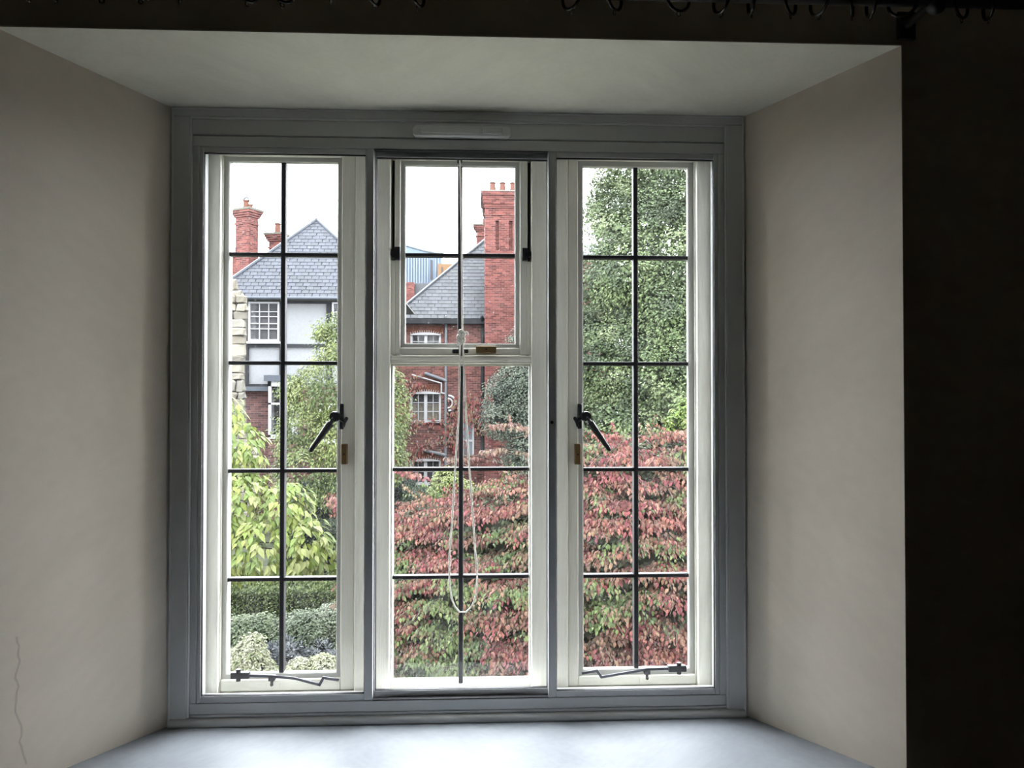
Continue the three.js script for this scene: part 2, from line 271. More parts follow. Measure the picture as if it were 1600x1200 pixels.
{
  const t = thing('window_3', 'right casement with black iron bars, handle leaning to the right', 'window', null, 'structure');
  frameOf(t, 0.2785, 0.6215, -0.7195, 0.684, 0.3183, 0.6072, -0.6817, 0.6654, -0.15, ZC, 0.0125);
  glazing(t, 0.3183, 0.6072, -0.6817, 0.6654, [0.4631], ysL, ZG);
  handle(t, -1, 0.3095); lock(t, 0.2945, 0.3105, -0.1335, -0.079);
  stay(t, [[0.556, -0.671], [0.4824, -0.672], [0.4485, -0.6775], [0.3639, -0.6905], [0.3521, -0.6735], [0.3143, -0.6795]], 0.4848, -0.681, [0.589, 0.541, -0.6705]);
}
{ // middle light: pivoting sash above, fixed panes below
  const t = thing('window_2', 'middle pivoting top sash worked by a cord', 'window', null, 'structure');
  frameOf(t, -0.181, 0.1715, 0.156, 0.684, -0.1554, 0.1401, 0.1844, 0.6624, -0.15, ZC, 0.010);
  glazing(t, -0.1554, 0.1401, 0.1844, 0.6624, [-0.0085], [0.4225], ZG);
  for (const [x, s] of [[-0.178, 1], [0.168, -1]]) {
    const p = sub('pivot_hinge', t, 'black iron pivot');
    part('block', rbx(x - 0.004 * s, x + 0.013 * s, 0.405, 0.439, ZC, ZC + 0.012, 0.002), blackIron, p);
    part('pin', new THREE.CylinderGeometry(0.009, 0.009, 0.012, 14).rotateX(Math.PI / 2).translate(x - 0.005 * s, 0.422, ZC + 0.006), blackIron, p);
    part('stop_bead', rbx(x - 0.0122 * s, x - 0.002 * s, 0.156, 0.404, ZC - 0.03, ZC + 0.004, 0.002), cream, p);
    part('outer_stop', bx(x - 0.0122 * s, x + 0.004 * s, 0.156, 0.684, -0.165, -0.151), timber, p);
  }
  const c = sub('cord_catch', t, 'black iron cord catch');
  part('plate', rbx(-0.028, 0.014, 0.160, 0.171, ZC, ZC + 0.008, 0.003), blackIron, c);
  part('arm', [rbx(-0.0115, -0.001, 0.152, 0.188, ZC, ZC + 0.018, 0.003)], blackIron, c);
  part('top_eye', [rbx(-0.016, -0.003, 0.662, 0.6835, ZC, ZC + 0.012, 0.003)], blackIron, c);
  lock(t, 0.034, 0.0875, 0.1605, 0.1785);
  const f = thing('window_7', 'fixed lower middle panes with black iron bars', 'window', null, 'structure');
  for (const [a, b, y0, y1] of [[-0.1898, -0.186, -0.722, 0.131], [0.1758, 0.1795, -0.722, 0.131], [-0.186, 0.1758, -0.722, -0.7125], [-0.186, 0.1758, 0.1275, 0.131]]) part('putty_bead', bx(a, b, y0, y1, ZG - 0.01, ZG + 0.018), putty, f);
  glazing(f, -0.186, 0.1758, -0.7125, 0.1275, [-0.0055], [-0.4325, -0.1475], ZG);
}
{ // sash cord: knot at the catch, one run to the top eye and a long loop below
  const t = thing('sash_cord', 'white cord loop hanging in front of the middle window', 'cord');
  const z = -0.074, c = pts => new THREE.TubeGeometry(new THREE.CatmullRomCurve3(pts.map(([x, y]) => V(x, y, z))), 80, 0.0023, 7);
  part('upper_run', c([[-0.0085, 0.664], [-0.0035, 0.45], [-0.001, 0.215], [0.0015, 0.14]]), cordM, t);
  part('loop', c([[-0.0075, 0.195], [-0.0085, 0.1], [-0.0115, -0.02], [-0.0165, -0.0872], [-0.026, -0.2522], [-0.0345, -0.3838], [-0.0315, -0.4578], [-0.0195, -0.5], [-0.001, -0.5165], [0.018, -0.5065], [0.0295, -0.487], [0.0375, -0.4422], [0.0325, -0.3515], [0.0205, -0.1865], [0.0085, 0.0], [0.0035, 0.1], [0.0015, 0.14]]), cordM, t);
  const k = new THREE.TorusKnotGeometry(0.0065, 0.0034, 60, 6, 2, 3).scale(1, 1.3, 0.8);
  part('knot', [k.clone().translate(-0.0065, 0.194, z), k.clone().scale(0.8, 0.8, 0.8).translate(-0.0035, 0.054 + 0.016 * 0 + 0.155, z + 0.004), polyrod([V(-0.003, 0.205, z + 0.003), V(0.004, 0.212, z + 0.004), V(0.011, 0.2125, z + 0.004), V(0.0125, 0.208, z + 0.004)], 0.0026)], cordM, t);
}
// curtain pole and rings over the recess
{
  const yb = px => P(px, 0, 0.45), zc = 0.45, poleY = 0.838, r = 0.0255;
  const pole = thing('curtain_pole', 'black metal curtain pole along the top edge of the view', 'curtain pole');
  part('rod', new THREE.CylinderGeometry(0.014, 0.014, 3.4, 18).rotateZ(Math.PI / 2).translate(-0.15, poleY, zc), blackIron, pole);
  const bxp = P(1463, 10, zc).x;
  part('bracket', [rod(V(bxp, poleY, ZR), V(bxp, poleY, zc), 0.008), rbx(bxp - 0.02, bxp + 0.02, poleY - 0.03, poleY + 0.03, ZR, ZR + 0.008), new THREE.SphereGeometry(0.02, 16, 12).translate(bxp, poleY - 0.008, zc)], blackIron, pole);
  const words = ['first', 'second', 'third', 'fourth', 'fifth', 'sixth', 'seventh', 'eighth', 'ninth', 'tenth', 'eleventh', 'twelfth', 'thirteenth', 'fourteenth', 'fifteenth', 'sixteenth', 'seventeenth', 'eighteenth', 'nineteenth', 'twentieth', 'twenty-first', 'twenty-second'];
  const spots = [[46, 80], [88, 78], [159, 12], [220, 35], [280, 74], [386, 52], [441, 40], [517, 78], [584, 66], [653, 66], [893, 50], [960, 48], [1060, 16], [1127, 72], [1174, 80], [1235, 45], [1280, 70], [1331, 60], [1361, 78], [1410, 25], [1502, 28], [1545, 78]];
  const ringG = new THREE.TorusGeometry(r, 0.0032, 10, 36), eyeG = new THREE.TorusGeometry(0.0042, 0.0012, 6, 14);
  const ringM = M([0.012, 0.011, 0.010], 0.25);
  spots.forEach(([px, a], i) => {
    const k = thing('curtain_ring', `bare black curtain ring, ${words[i]} from the left along the pole`, 'curtain ring', 'curtain rings on the pole');
    k.position.set(yb(px).x, poleY + 0.014 - r + 0.0032, zc); k.rotation.y = (a + (i % 2 ? 0 : 4)) * Math.PI / 180 * (i % 3 === 1 ? -1 : 1);
    part('ring', ringG, ringM, k);
    part('eyelet', eyeG, ringM, k).position.set(0, -r - 0.006, 0);
  });
}

// ---------------------------------------------------------------- garden ground
const GROUND = -4.0;
tag(part('ground', bx(-60, 60, GROUND - 0.3, GROUND, -90, -0.33), MO([1, 1, 1], 0.95, { map: tiled(speckTex(51, [96, 104, 70], 50, 512, 30), 3, 3) }), scene), 'grass and bare soil of the garden below the window', 'ground', null, 'structure');

// ---------------------------------------------------------------- houses
const slateTones = (base) => [0.86, 0.95, 1.03, 1.12, 1.0].map((k, i) => MO([base[0] * k, base[1] * k, base[2] * (k + (i === 2 ? 0.06 : 0))], 0.62));
function slates(roof, o, u, v, umax, vmax, lim, w, e, mats, seed, visible) {
  // o: eaves corner; u, v: unit vectors along the eaves and up the slope; lim(v) -> [u0, u1]; each slate is a part
  const R = rng(seed), n = u.clone().cross(v).normalize(), rest = [];
  const g = new THREE.BoxGeometry(1, 1, 1), turn = new THREE.Matrix4().makeBasis(u, v, n);
  const list = [];
  for (let j = 0; j * e < vmax; j++) {
    const [a, b] = lim((j + 0.5) * e);
    for (let i = -1; i * w < umax; i++) {
      let x0 = (i + (j % 2) * 0.5 + (R() - 0.5) * 0.06) * w, x1 = x0 + w; x0 = Math.max(x0, a); x1 = Math.min(x1, b);
      if (x1 - x0 < 0.3 * w) continue;
      const c = o.clone().addScaledVector(u, (x0 + x1) / 2).addScaledVector(v, (j + 0.5) * e + 0.02).addScaledVector(n, 0.014 + R() * 0.004);
      list.push({ c, sx: (x1 - x0) - 0.014 - R() * 0.008, m: mats[Math.floor(R() * mats.length)], tilt: -0.06 - R() * 0.025, vis: inPane(c) });
    }
  }
  list.sort((p, q) => (q.vis - p.vis));
  const q0 = new THREE.Quaternion().setFromRotationMatrix(turn), ex = new THREE.Quaternion();
  list.forEach((s, k) => {
    const q = q0.clone().multiply(ex.setFromAxisAngle(V(1, 0, 0), s.tilt));
    if (k < 300) { const m = part('slate', g, s.m, roof); m.position.copy(s.c); m.quaternion.copy(q); m.scale.set(s.sx, e * 1.22, 0.014); }
    else rest.push(g.clone().applyMatrix4(new THREE.Matrix4().compose(s.c, q, V(s.sx, e * 1.22, 0.014))));
  });
  if (rest.length) part('slates_beyond', rest, mats[1], roof, null, 'stuff');
}
function triPlate(pts, thick, m, parent, name) {                   // solid roof plane through three or four corners
  const n = pts[1].clone().sub(pts[0]).cross(pts[2].clone().sub(pts[0])).normalize().multiplyScalar(-thick), q = [];
  const b = pts.map(p => p.clone().add(n)), f = (...t) => t.forEach(p => q.push(p.x, p.y, p.z));
  for (let i = 1; i + 1 < pts.length; i++) { f(pts[0], pts[i], pts[i + 1]); f(b[0], b[i + 1], b[i]); }
  pts.forEach((p, i) => { const j = (i + 1) % pts.length; f(p, b[i], b[j]); f(p, b[j], pts[j]); });
  const g = new THREE.BufferGeometry(); g.setAttribute('position', new THREE.Float32BufferAttribute(q, 3)); g.computeVertexNormals();
  return part(name, metres(g), m, parent);
}
function smallWindow(house, x0, x1, y0, y1, z, sashes, cols, rows, o = {}) {
  const w = sub('window', house, o.label || 'white painted window'), f = o.frame || 0.06, z1 = z + 0.05, mid = o.mid || 0.07;
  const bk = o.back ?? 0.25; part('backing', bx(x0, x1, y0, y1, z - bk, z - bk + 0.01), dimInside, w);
  for (const [a, b, c, d] of [[x0, x0 + f, y0, y1], [x1 - f, x1, y0, y1], [x0 + f, x1 - f, y0, y0 + f * 1.3], [x0 + f, x1 - f, y1 - f, y1]]) part('frame', bx(a, b, c, d, z - 0.04, z1), whiteOut, w);
  const sw = (x1 - x0 - 2 * f - (sashes - 1) * mid) / sashes;
  for (let s = 0; s < sashes; s++) {
    const a = x0 + f + s * (sw + mid), b = a + sw, c = y0 + f * 1.3, d = y1 - f;
    if (s) part('mullion', bx(a - mid, a, c, d, z - 0.04, z1), whiteOut, w);
    const ws = o.rowHeights || Array(rows).fill(1), tot = ws.reduce((p, q) => p + q, 0); let y = c;
    const bar = 0.026;
    for (let j = 0; j < rows; j++) {
      const yn = y + (d - c) * ws[j] / tot;
      for (let i = 0; i < cols; i++) part('pane', bx(a + (b - a) * i / cols, a + (b - a) * (i + 1) / cols, y, yn, z - 0.006, z + 0.002), farGlass, w);
      if (j) part('glazing_bar', bx(a, b, y - bar / 2, y + bar / 2, z - 0.02, z + 0.02), whiteOut, w);
      y = yn;
    }
    for (let i = 1; i < cols; i++) part('glazing_bar', bx(a + (b - a) * i / cols - bar / 2, a + (b - a) * i / cols + bar / 2, c, d, z - 0.02, z + 0.02), whiteOut, w);
    if (o.curtain) part('curtain', bx(a, b, c, c + (d - c) * o.curtain, z - 0.12, z - 0.11), curtainM, w);
    if (o.blind) part('blind', bx(a, b, d - (d - c) * o.blind, d, z - 0.10, z - 0.09), curtainM, w);
  }
  part('window_sill', bx(x0 - 0.06, x1 + 0.06, y0 - 0.07, y0, z - 0.04, z + 0.12), whiteOut, w);
  return w;
}
function chimney(house, x, z, y0, y1, w, d, turn, pots, m, label) {
  const c = sub('chimney', house, label); c.position.set(x, 0, z); c.rotation.y = turn;
  const H = y1 - y0, s = (k, a, b) => bx(-w / 2 - k, w / 2 + k, a, b, -d / 2 - k, d / 2 + k);
  part('stack', s(0, y0, y1), m, c);
  part('corbel', [s(0.03, y1 - 0.62, y1 - 0.55), s(0.05, y1 - 0.34, y1 - 0.26), s(0.09, y1 - 0.26, y1 - 0.17), s(0.13, y1 - 0.17, y1 - 0.08)], m, c);
  part('cap', s(0.16, y1 - 0.08, y1), MO([0.40, 0.37, 0.30], 0.9), c);
  for (const [px, r, h] of pots) part('pot', [new THREE.CylinderGeometry(r * 0.82, r, h, 14).translate(px, y1 + h / 2, 0), new THREE.TorusGeometry(r * 0.86, r * 0.2, 8, 16).rotateX(Math.PI / 2).translate(px, y1 + h, 0)], MO([0.42, 0.17, 0.11], 0.85), c);
  return c;
}
{ // half-timbered house on the left
  const Z = -24, X = px => P(px, 540, Z).x, Y = py => P(440, py, Z).y;
  const h = thing('timbered_house', 'white half-timbered house with blue-grey slate hipped roof and brick ground floor', 'house');
  const xl = X(322), xr = X(600);
  part('upper_wall', bx(xl, xr, Y(604), Y(464), Z - 3.6, Z - 0.05), render, h);
  part('lower_wall', bx(xl, xr, GROUND, Y(604), Z - 3.6, Z - 0.02), brickA, h);
  const tb = (a, b, c, d, t = 0.04) => part('timber', bx(X(a), X(b), Y(d), Y(c), Z - 0.06, Z + t), timber, h);
  tb(322, 600, 465, 474, 0.05); tb(381, 388.5, 474, 601); tb(437, 443, 474, 601); tb(388, 600, 537.5, 542.5, 0.045); tb(510, 517.5, 474, 600); tb(582, 588, 474, 600); tb(381, 423, 600, 604.5, 0.045); tb(419, 424, 586, 604, 0.045); tb(322, 381, 537, 542);
  smallWindow(h, X(388.5), X(437), Y(534), Y(472), Z + 0.02, 1, 3, 5, { rowHeights: [1.5, 0.75, 1, 0.7, 1.15], back: 0.06, label: 'white sash window with small panes' });
  smallWindow(h, X(519), X(566), Y(534), Y(472), Z + 0.02, 1, 3, 5, { rowHeights: [1.5, 0.75, 1, 0.7, 1.15], back: 0.06, label: 'white sash window behind the tree' });
  // lean-to slate strip and bay window
  const lt = sub('pent_roof', h, 'narrow slate-grey ledge roof');
  part('ledge', bx(xl, X(426), Y(611), Y(604), Z - 0.02, Z + 0.35), leadM, lt);
  const bay = sub('bay_window', h, 'white framed bay window with flat lead roof');
  const b0 = X(427), b1 = X(466), bz = Z + 0.55;
  part('bay_roof', bx(X(421), X(469), Y(596), Y(587), Z - 0.02, bz + 0.12), leadM, bay);
  for (const [a, b, c, d] of [[b0, b0 + 0.09, Y(682), Y(596)], [b1 - 0.09, b1, Y(682), Y(596)], [b0, b1, Y(604), Y(596)], [b0, b1, Y(684), Y(678)], [b0, b1, Y(632), Y(629)], [(b0 + b1) / 2 - 0.04, (b0 + b1) / 2 + 0.04, Y(682), Y(596)]]) part('frame', bx(a, b, c, d, bz - 0.05, bz + 0.03), whiteOut, bay);
  for (const [a, b, c, d] of [[b0, (b0 + b1) / 2, Y(632), Y(596)], [(b0 + b1) / 2, b1, Y(632), Y(596)], [b0, (b0 + b1) / 2, Y(682), Y(630)], [(b0 + b1) / 2, b1, Y(682), Y(630)]]) part('pane', bx(a, b, c, d, bz - 0.012, bz - 0.004), farGlass, bay);
  part('cheek', [bx(b0, b0 + 0.05, Y(684), Y(596), Z - 0.02, bz - 0.05), bx(b1 - 0.05, b1, Y(684), Y(596), Z - 0.02, bz - 0.05)], whiteOut, bay);
  part('backing', bx(b0 + 0.05, b1 - 0.05, Y(682), Y(600), Z + 0.02, Z + 0.04), dimInside, bay);
  part('apron', bx(b0, b1, GROUND, Y(684), Z - 0.02, bz), brickA, bay);
  smallWindow(h, X(500), X(530), Y(690), Y(630), Z + 0.03, 2, 1, 3, { back: 0.045, label: 'white ground floor window behind the tree' });
  // hipped roof
  const roof = sub('roof', h, 'blue-grey slate hipped roof'), ze = Z + 0.4, A = V(P(322, 467, ze).x, Y(467), ze), B = V(P(630, 467, ze).x, Y(467), ze);
  const ap = P(495, 343, Z - 2.0), zb = Z - 4.2, D = V(A.x, A.y, zb), E2 = V(B.x, B.y, zb);
  const deck = MO([0.10, 0.11, 0.13], 0.8);
  triPlate([A, B, ap], 0.03, deck, roof, 'decking'); triPlate([B, E2, ap], 0.03, deck, roof, 'decking'); triPlate([D, A, ap], 0.03, deck, roof, 'decking'); triPlate([E2, D, ap], 0.03, deck, roof, 'decking');
  part('soffit', bx(A.x, B.x, A.y - 0.06, A.y - 0.005, zb, ze), render, roof);
  const u = V(1, 0, 0), mid = V(ap.x, A.y, A.z), v = ap.clone().sub(mid), vl = v.length(); v.normalize();
  const ua = ap.x - A.x, ub = B.x - A.x;
  slates(roof, A, u, v, ub, vl, t => [ua * t / vl, ub + (ua - ub) * t / vl], 0.245, 0.168, slateTones([0.155, 0.172, 0.212]), 61);
  for (const c of [A, B]) part('hip', new THREE.BoxGeometry(0.16, 0.06, c.distanceTo(ap)).applyMatrix4(new THREE.Matrix4().lookAt(c, ap, UPV)).translate((c.x + ap.x) / 2, (c.y + ap.y) / 2 + 0.03, (c.z + ap.z) / 2), leadM, roof);
  part('gutter', rod(V(A.x, A.y - 0.02, A.z + 0.05), V(B.x, B.y - 0.02, B.z + 0.05), 0.05), leadM, roof);
  // chimneys behind the ridge
  const c1 = P(386, 328, -29), c1b = P(386, 440, -29), k = 31 / 1200;
  const s1 = chimney(h, c1.x, -29, c1b.y - 2, c1.y, 27 * k, 20 * k, -0.5, [[-0.05, 0.13, 0.36], [0.2, 0.09, 0.18]], brickC, 'tall red brick chimney with hooded pot');
  part('cowl', [new THREE.TorusGeometry(0.13, 0.035, 8, 16, Math.PI).translate(-0.05, c1.y + 0.38, 0)], leadM, s1);
  const c2 = P(434, 366, -30), k2 = 32 / 1200;
  chimney(h, c2.x, -30, c2.y - 3.5, c2.y, 19 * k2, 0.5, -0.3, [[0.0, 0.13, 0.42]], brickC, 'short red brick chimney with single pot');
}
{ // rough stone gable in front of it
  const Z = -20.5, t = thing('stone_gable', 'rough limestone gable wall at the far left of the view', 'stone wall');
  const edge = py => { const k = [[400, 335], [428, 358], [440, 366], [455, 377], [470, 386], [520, 384], [580, 381], [640, 382], [650, 384], [690, 386], [700, 404], [860, 406]]; for (let i = 1; i < k.length; i++) if (py <= k[i][0]) return k[i - 1][1] + (k[i][1] - k[i - 1][1]) * (py - k[i - 1][0]) / (k[i][0] - k[i - 1][0]); return 406; };
  const R = rng(71), tones = [[0.80, 0.72, 0.56], [0.66, 0.60, 0.48], [0.92, 0.85, 0.70], [0.56, 0.52, 0.44], [0.78, 0.74, 0.64]].map(c => MO(c, 0.95, { bumpMap: bumpNoise, bumpScale: 0.02 }));
  const mortar = MO([0.33, 0.30, 0.25], 0.95), core = [];
  const shapes = [0, 1, 2, 3].map(s => { const g = new RoundedBoxGeometry(1, 1, 1, 2, 0.16), p = g.attributes.position, r = rng(80 + s), o = [r(), r(), r()]; for (let i = 0; i < p.count; i++) { const d = 0.13; p.setXYZ(i, p.getX(i) + d * noise3(p.getY(i) * 2 + s * 7, p.getZ(i) * 2, o[0] * 9), p.getY(i) + d * noise3(p.getX(i) * 2 + s * 5, p.getZ(i) * 2, o[1] * 9), p.getZ(i) + d * noise3(p.getX(i) * 2 + s * 3, p.getY(i) * 2, o[2] * 9)); } g.computeVertexNormals(); return g; });
  for (let py = 404; py < 830;) {
    const hp = 7 + R() * 13, yc = py + hp / 2, right = edge(yc);
    core.push(bx(P(300, yc, Z).x, P(right - 8, yc, Z).x, P(340, py + hp, Z).y, P(340, py, Z).y, Z - 0.6, Z - 0.06));
    let x = right - R() * 1.5;
    while (x > 310) {
      const wp = Math.min(10 + R() * 16, 30), a = P(x - wp, yc, Z), b = P(x, yc, Z), hh = P(340, py, Z).y - P(340, py + hp, Z).y;
      const m = part('stone', shapes[Math.floor(R() * 4)], tones[Math.floor(R() * 5)], t);
      m.position.set((a.x + b.x) / 2, P(340, yc, Z).y, Z - 0.1 + R() * 0.05); m.scale.set((b.x - a.x) * 0.95, hh * 0.94, 0.3); m.rotation.z = (R() - 0.5) * 0.14;
      x -= wp;
    }
    py += hp;
  }
  part('mortar_core', core, mortar, t);
}
{ // brick house with the great chimney
  const Z = -31, X = px => P(px, 540, Z).x, Y = py => P(700, py, Z).y;
  const h = thing('brick_house', 'red brick house with pale slate roof and broad chimney stack', 'house');
  const xl = X(612), xr = X(905);
  // wall with three real window openings, built as piers and bands
  const wx0 = X(641), wx1 = X(689);
  const rows = [[520, 548], [612, 661], [717, 758]];
  const wall = [bx(xl, wx0, GROUND, Y(500), Z - 0.4, Z), bx(wx1, xr, GROUND, Y(500), Z - 0.4, Z)];
  let top = Y(500); for (const [a, b] of rows) { wall.push(bx(wx0, wx1, Y(a), top, Z - 0.4, Z)); top = Y(b); } wall.push(bx(wx0, wx1, GROUND, top, Z - 0.4, Z), bx(xl, xr, GROUND, Y(500), Z - 6, Z - 0.5));
  part('wall', wall, brickB, h);
  rows.forEach(([a, b], i) => {
    smallWindow(h, wx0, wx1, Y(b), Y(a), Z - 0.12, 2, 2, i === 1 ? 3 : 2, { frame: 0.085, mid: 0.13, curtain: i === 1 ? 0.62 : 0, label: ['white casement window under the eaves', 'white casement window with cream half curtains', 'white casement window near the ground'][i] });
    const arch = sub('brick_arch', h, 'orange brick arch over the window'), n = 15, am = [MO([0.40, 0.13, 0.07], 0.9), MO([0.34, 0.11, 0.06], 0.9), MO([0.46, 0.17, 0.10], 0.9)];
    const g = new THREE.BoxGeometry(0.075, 0.30, 0.08), cx = (wx0 + wx1) / 2, half = (wx1 - wx0) / 2 + 0.06, rise = 0.12, rad = (half * half + rise * rise) / (2 * rise), sp = Math.asin(half / rad);
    for (let k = 0; k < n; k++) { const q = -sp + 2 * sp * (k + 0.5) / n, m = part('brick', g, am[k % 3], arch); m.position.set(cx + Math.sin(q) * (rad + 0.13), Y(a) - 0.05 + (Math.cos(q) - 1) * rad + rise + 0.1, Z + 0.0); m.rotation.z = -q; }
    const s = new THREE.Shape(); s.moveTo(wx0, Y(a) - 0.1); s.lineTo(wx1, Y(a) - 0.1); s.lineTo(wx1, Y(a)); s.quadraticCurveTo(cx, Y(a) + 0.2, wx0, Y(a)); s.lineTo(wx0, Y(a) - 0.1);
    part('arched_head', new THREE.ExtrudeGeometry(s, { depth: 0.1, bevelEnabled: false }).translate(0, 0, Z - 0.07), whiteOut, h);
  });
  // roof
  const roof = sub('roof', h, 'pale grey slate hipped roof'), ze = Z + 0.35, A = V(X(611), Y(499), ze), B = V(xr, Y(499), ze);
  const r0 = P(786, 352, Z - 3.2), r1 = V(xr, r0.y, r0.z), zb = Z - 6.8;
  const deck = MO([0.11, 0.12, 0.13], 0.8);
  triPlate([A, B, r1, r0], 0.03, deck, roof, 'decking'); triPlate([V(A.x, A.y, zb), A, r0], 0.03, deck, roof, 'decking'); triPlate([V(B.x, B.y, zb), V(A.x, A.y, zb), r0, r1], 0.03, deck, roof, 'decking');
  const mid = V(r0.x, A.y, A.z), v = r0.clone().sub(mid), vl = v.length(); v.normalize(); const ua = r0.x - A.x, ub = B.x - A.x;
  slates(roof, A, V(1, 0, 0), v, ub, vl, t => [ua * t / vl, ub], 0.285, 0.21, slateTones([0.215, 0.228, 0.25]), 63);
  part('hip', new THREE.BoxGeometry(0.17, 0.06, A.distanceTo(r0)).applyMatrix4(new THREE.Matrix4().lookAt(A, r0, UPV)).translate((A.x + r0.x) / 2, (A.y + r0.y) / 2 + 0.04, (A.z + r0.z) / 2), leadM, roof);
  part('gutter', bx(A.x, B.x, Y(507), Y(499), Z - 0.05, Z + 0.42), timber, roof);
  // rain pipes
  const gp = MO([0.52, 0.54, 0.58], 0.6), q = (px, py, dz = 0.12) => V(X(px), Y(py), Z + dz);
  part('downpipe', polyrod([q(697, 496, 0.3), q(697, 512), q(697, 800)], 0.06), gp, h, 'pale grey rain pipe');
  part('waste_pipe', polyrod([q(666, 600 - 16), q(697, 598 - 3)], 0.075), gp, h, 'pale grey sloping waste pipe');
  part('waste_pipe', polyrod([q(662, 703), q(697, 711)], 0.075), gp, h, 'pale grey sloping waste pipe');
  part('waste_pipe', polyrod([q(645, 586), q(690, 599), q(690, 614), q(697, 615)], 0.03), whiteOut, h, 'thin white waste pipe');
  part('pipe_bend', [new THREE.TorusGeometry(0.32, 0.05, 8, 20, Math.PI).rotateZ(-Math.PI / 2).translate(X(701), Y(630), Z + 0.14), new THREE.TorusGeometry(0.2, 0.04, 8, 20, Math.PI).rotateZ(-Math.PI / 2).translate(X(700), Y(630), Z + 0.14)], whiteOut, h, 'white bent soil pipe');
  part('downpipe', polyrod([q(753, 497, 0.5), q(754, 512), q(754, 708)], 0.075), timber, h, 'black iron rain pipe');
  const dr = sub('door', h, 'white glazed door behind the shrub');
  part('frame', [bx(X(722), X(725), Y(712), Y(650), Z, Z + 0.08), bx(X(738), X(741), Y(712), Y(650), Z, Z + 0.08), bx(X(722), X(741), Y(654), Y(650), Z, Z + 0.08), bx(X(722), X(741), Y(690), Y(687), Z, Z + 0.07)], whiteOut, dr);
  part('panel', bx(X(724), X(739), Y(712), Y(652), Z + 0.0, Z + 0.03), MO([0.62, 0.70, 0.78], 0.25), dr);
  // great chimney with two sunk slots
  const c = sub('chimney', h, 'broad red brick chimney stack with three clay pots'), zc = Z + 1.0, cx0 = X(757), cx1 = X(826), yt = Y(311);
  const sl = [[773.5, 778.5], [794, 799], [813, 818]], y0s = Y(397), y1s = Y(352);
  const pieces = [bx(cx0, cx1, GROUND, yt, Z - 1.2, zc - 0.14), bx(cx0, cx1, GROUND, y0s, zc - 0.14, zc), bx(cx0, cx1, y1s, yt, zc - 0.14, zc)];
  let px = cx0; for (const [a, b] of sl) { pieces.push(bx(px, X(a), y0s, y1s, zc - 0.14, zc)); px = X(b); } pieces.push(bx(px, cx1, y0s, y1s, zc - 0.14, zc));
  part('stack', pieces, brickC, c);
  const st = (k, a, b) => bx(cx0 - k, cx1 + k, Y(b), Y(a), Z - 1.2 - k, zc + k);
  part('corbel', [st(0.03, 341, 344), st(0.05, 327, 331), st(0.08, 321, 327), st(0.03, 331, 333)], brickC, c);
  part('corbel', [st(0.1, 314, 321), st(0.15, 309, 314)], brickC, c);
  part('cap', st(0.16, 307, 309), MO([0.62, 0.58, 0.52], 0.9), c);
  for (const p of [769, 784, 800, 815]) part('pot', [new THREE.CylinderGeometry(0.11, 0.14, 0.36, 14).translate(X(p), Y(307) + 0.18, Z + 0.85), new THREE.TorusGeometry(0.115, 0.03, 8, 16).rotateX(Math.PI / 2).translate(X(p), Y(307) + 0.36, Z + 0.85)], MO([0.45, 0.19, 0.14], 0.85), c);
  const cb = P(753, 352, -37);
  chimney(h, cb.x, -37, cb.y - 3, cb.y, 0.55, 0.5, 0, [[0.1, 0.09, 0.3]], brickC, 'small brick chimney peeping out behind the great stack');
}
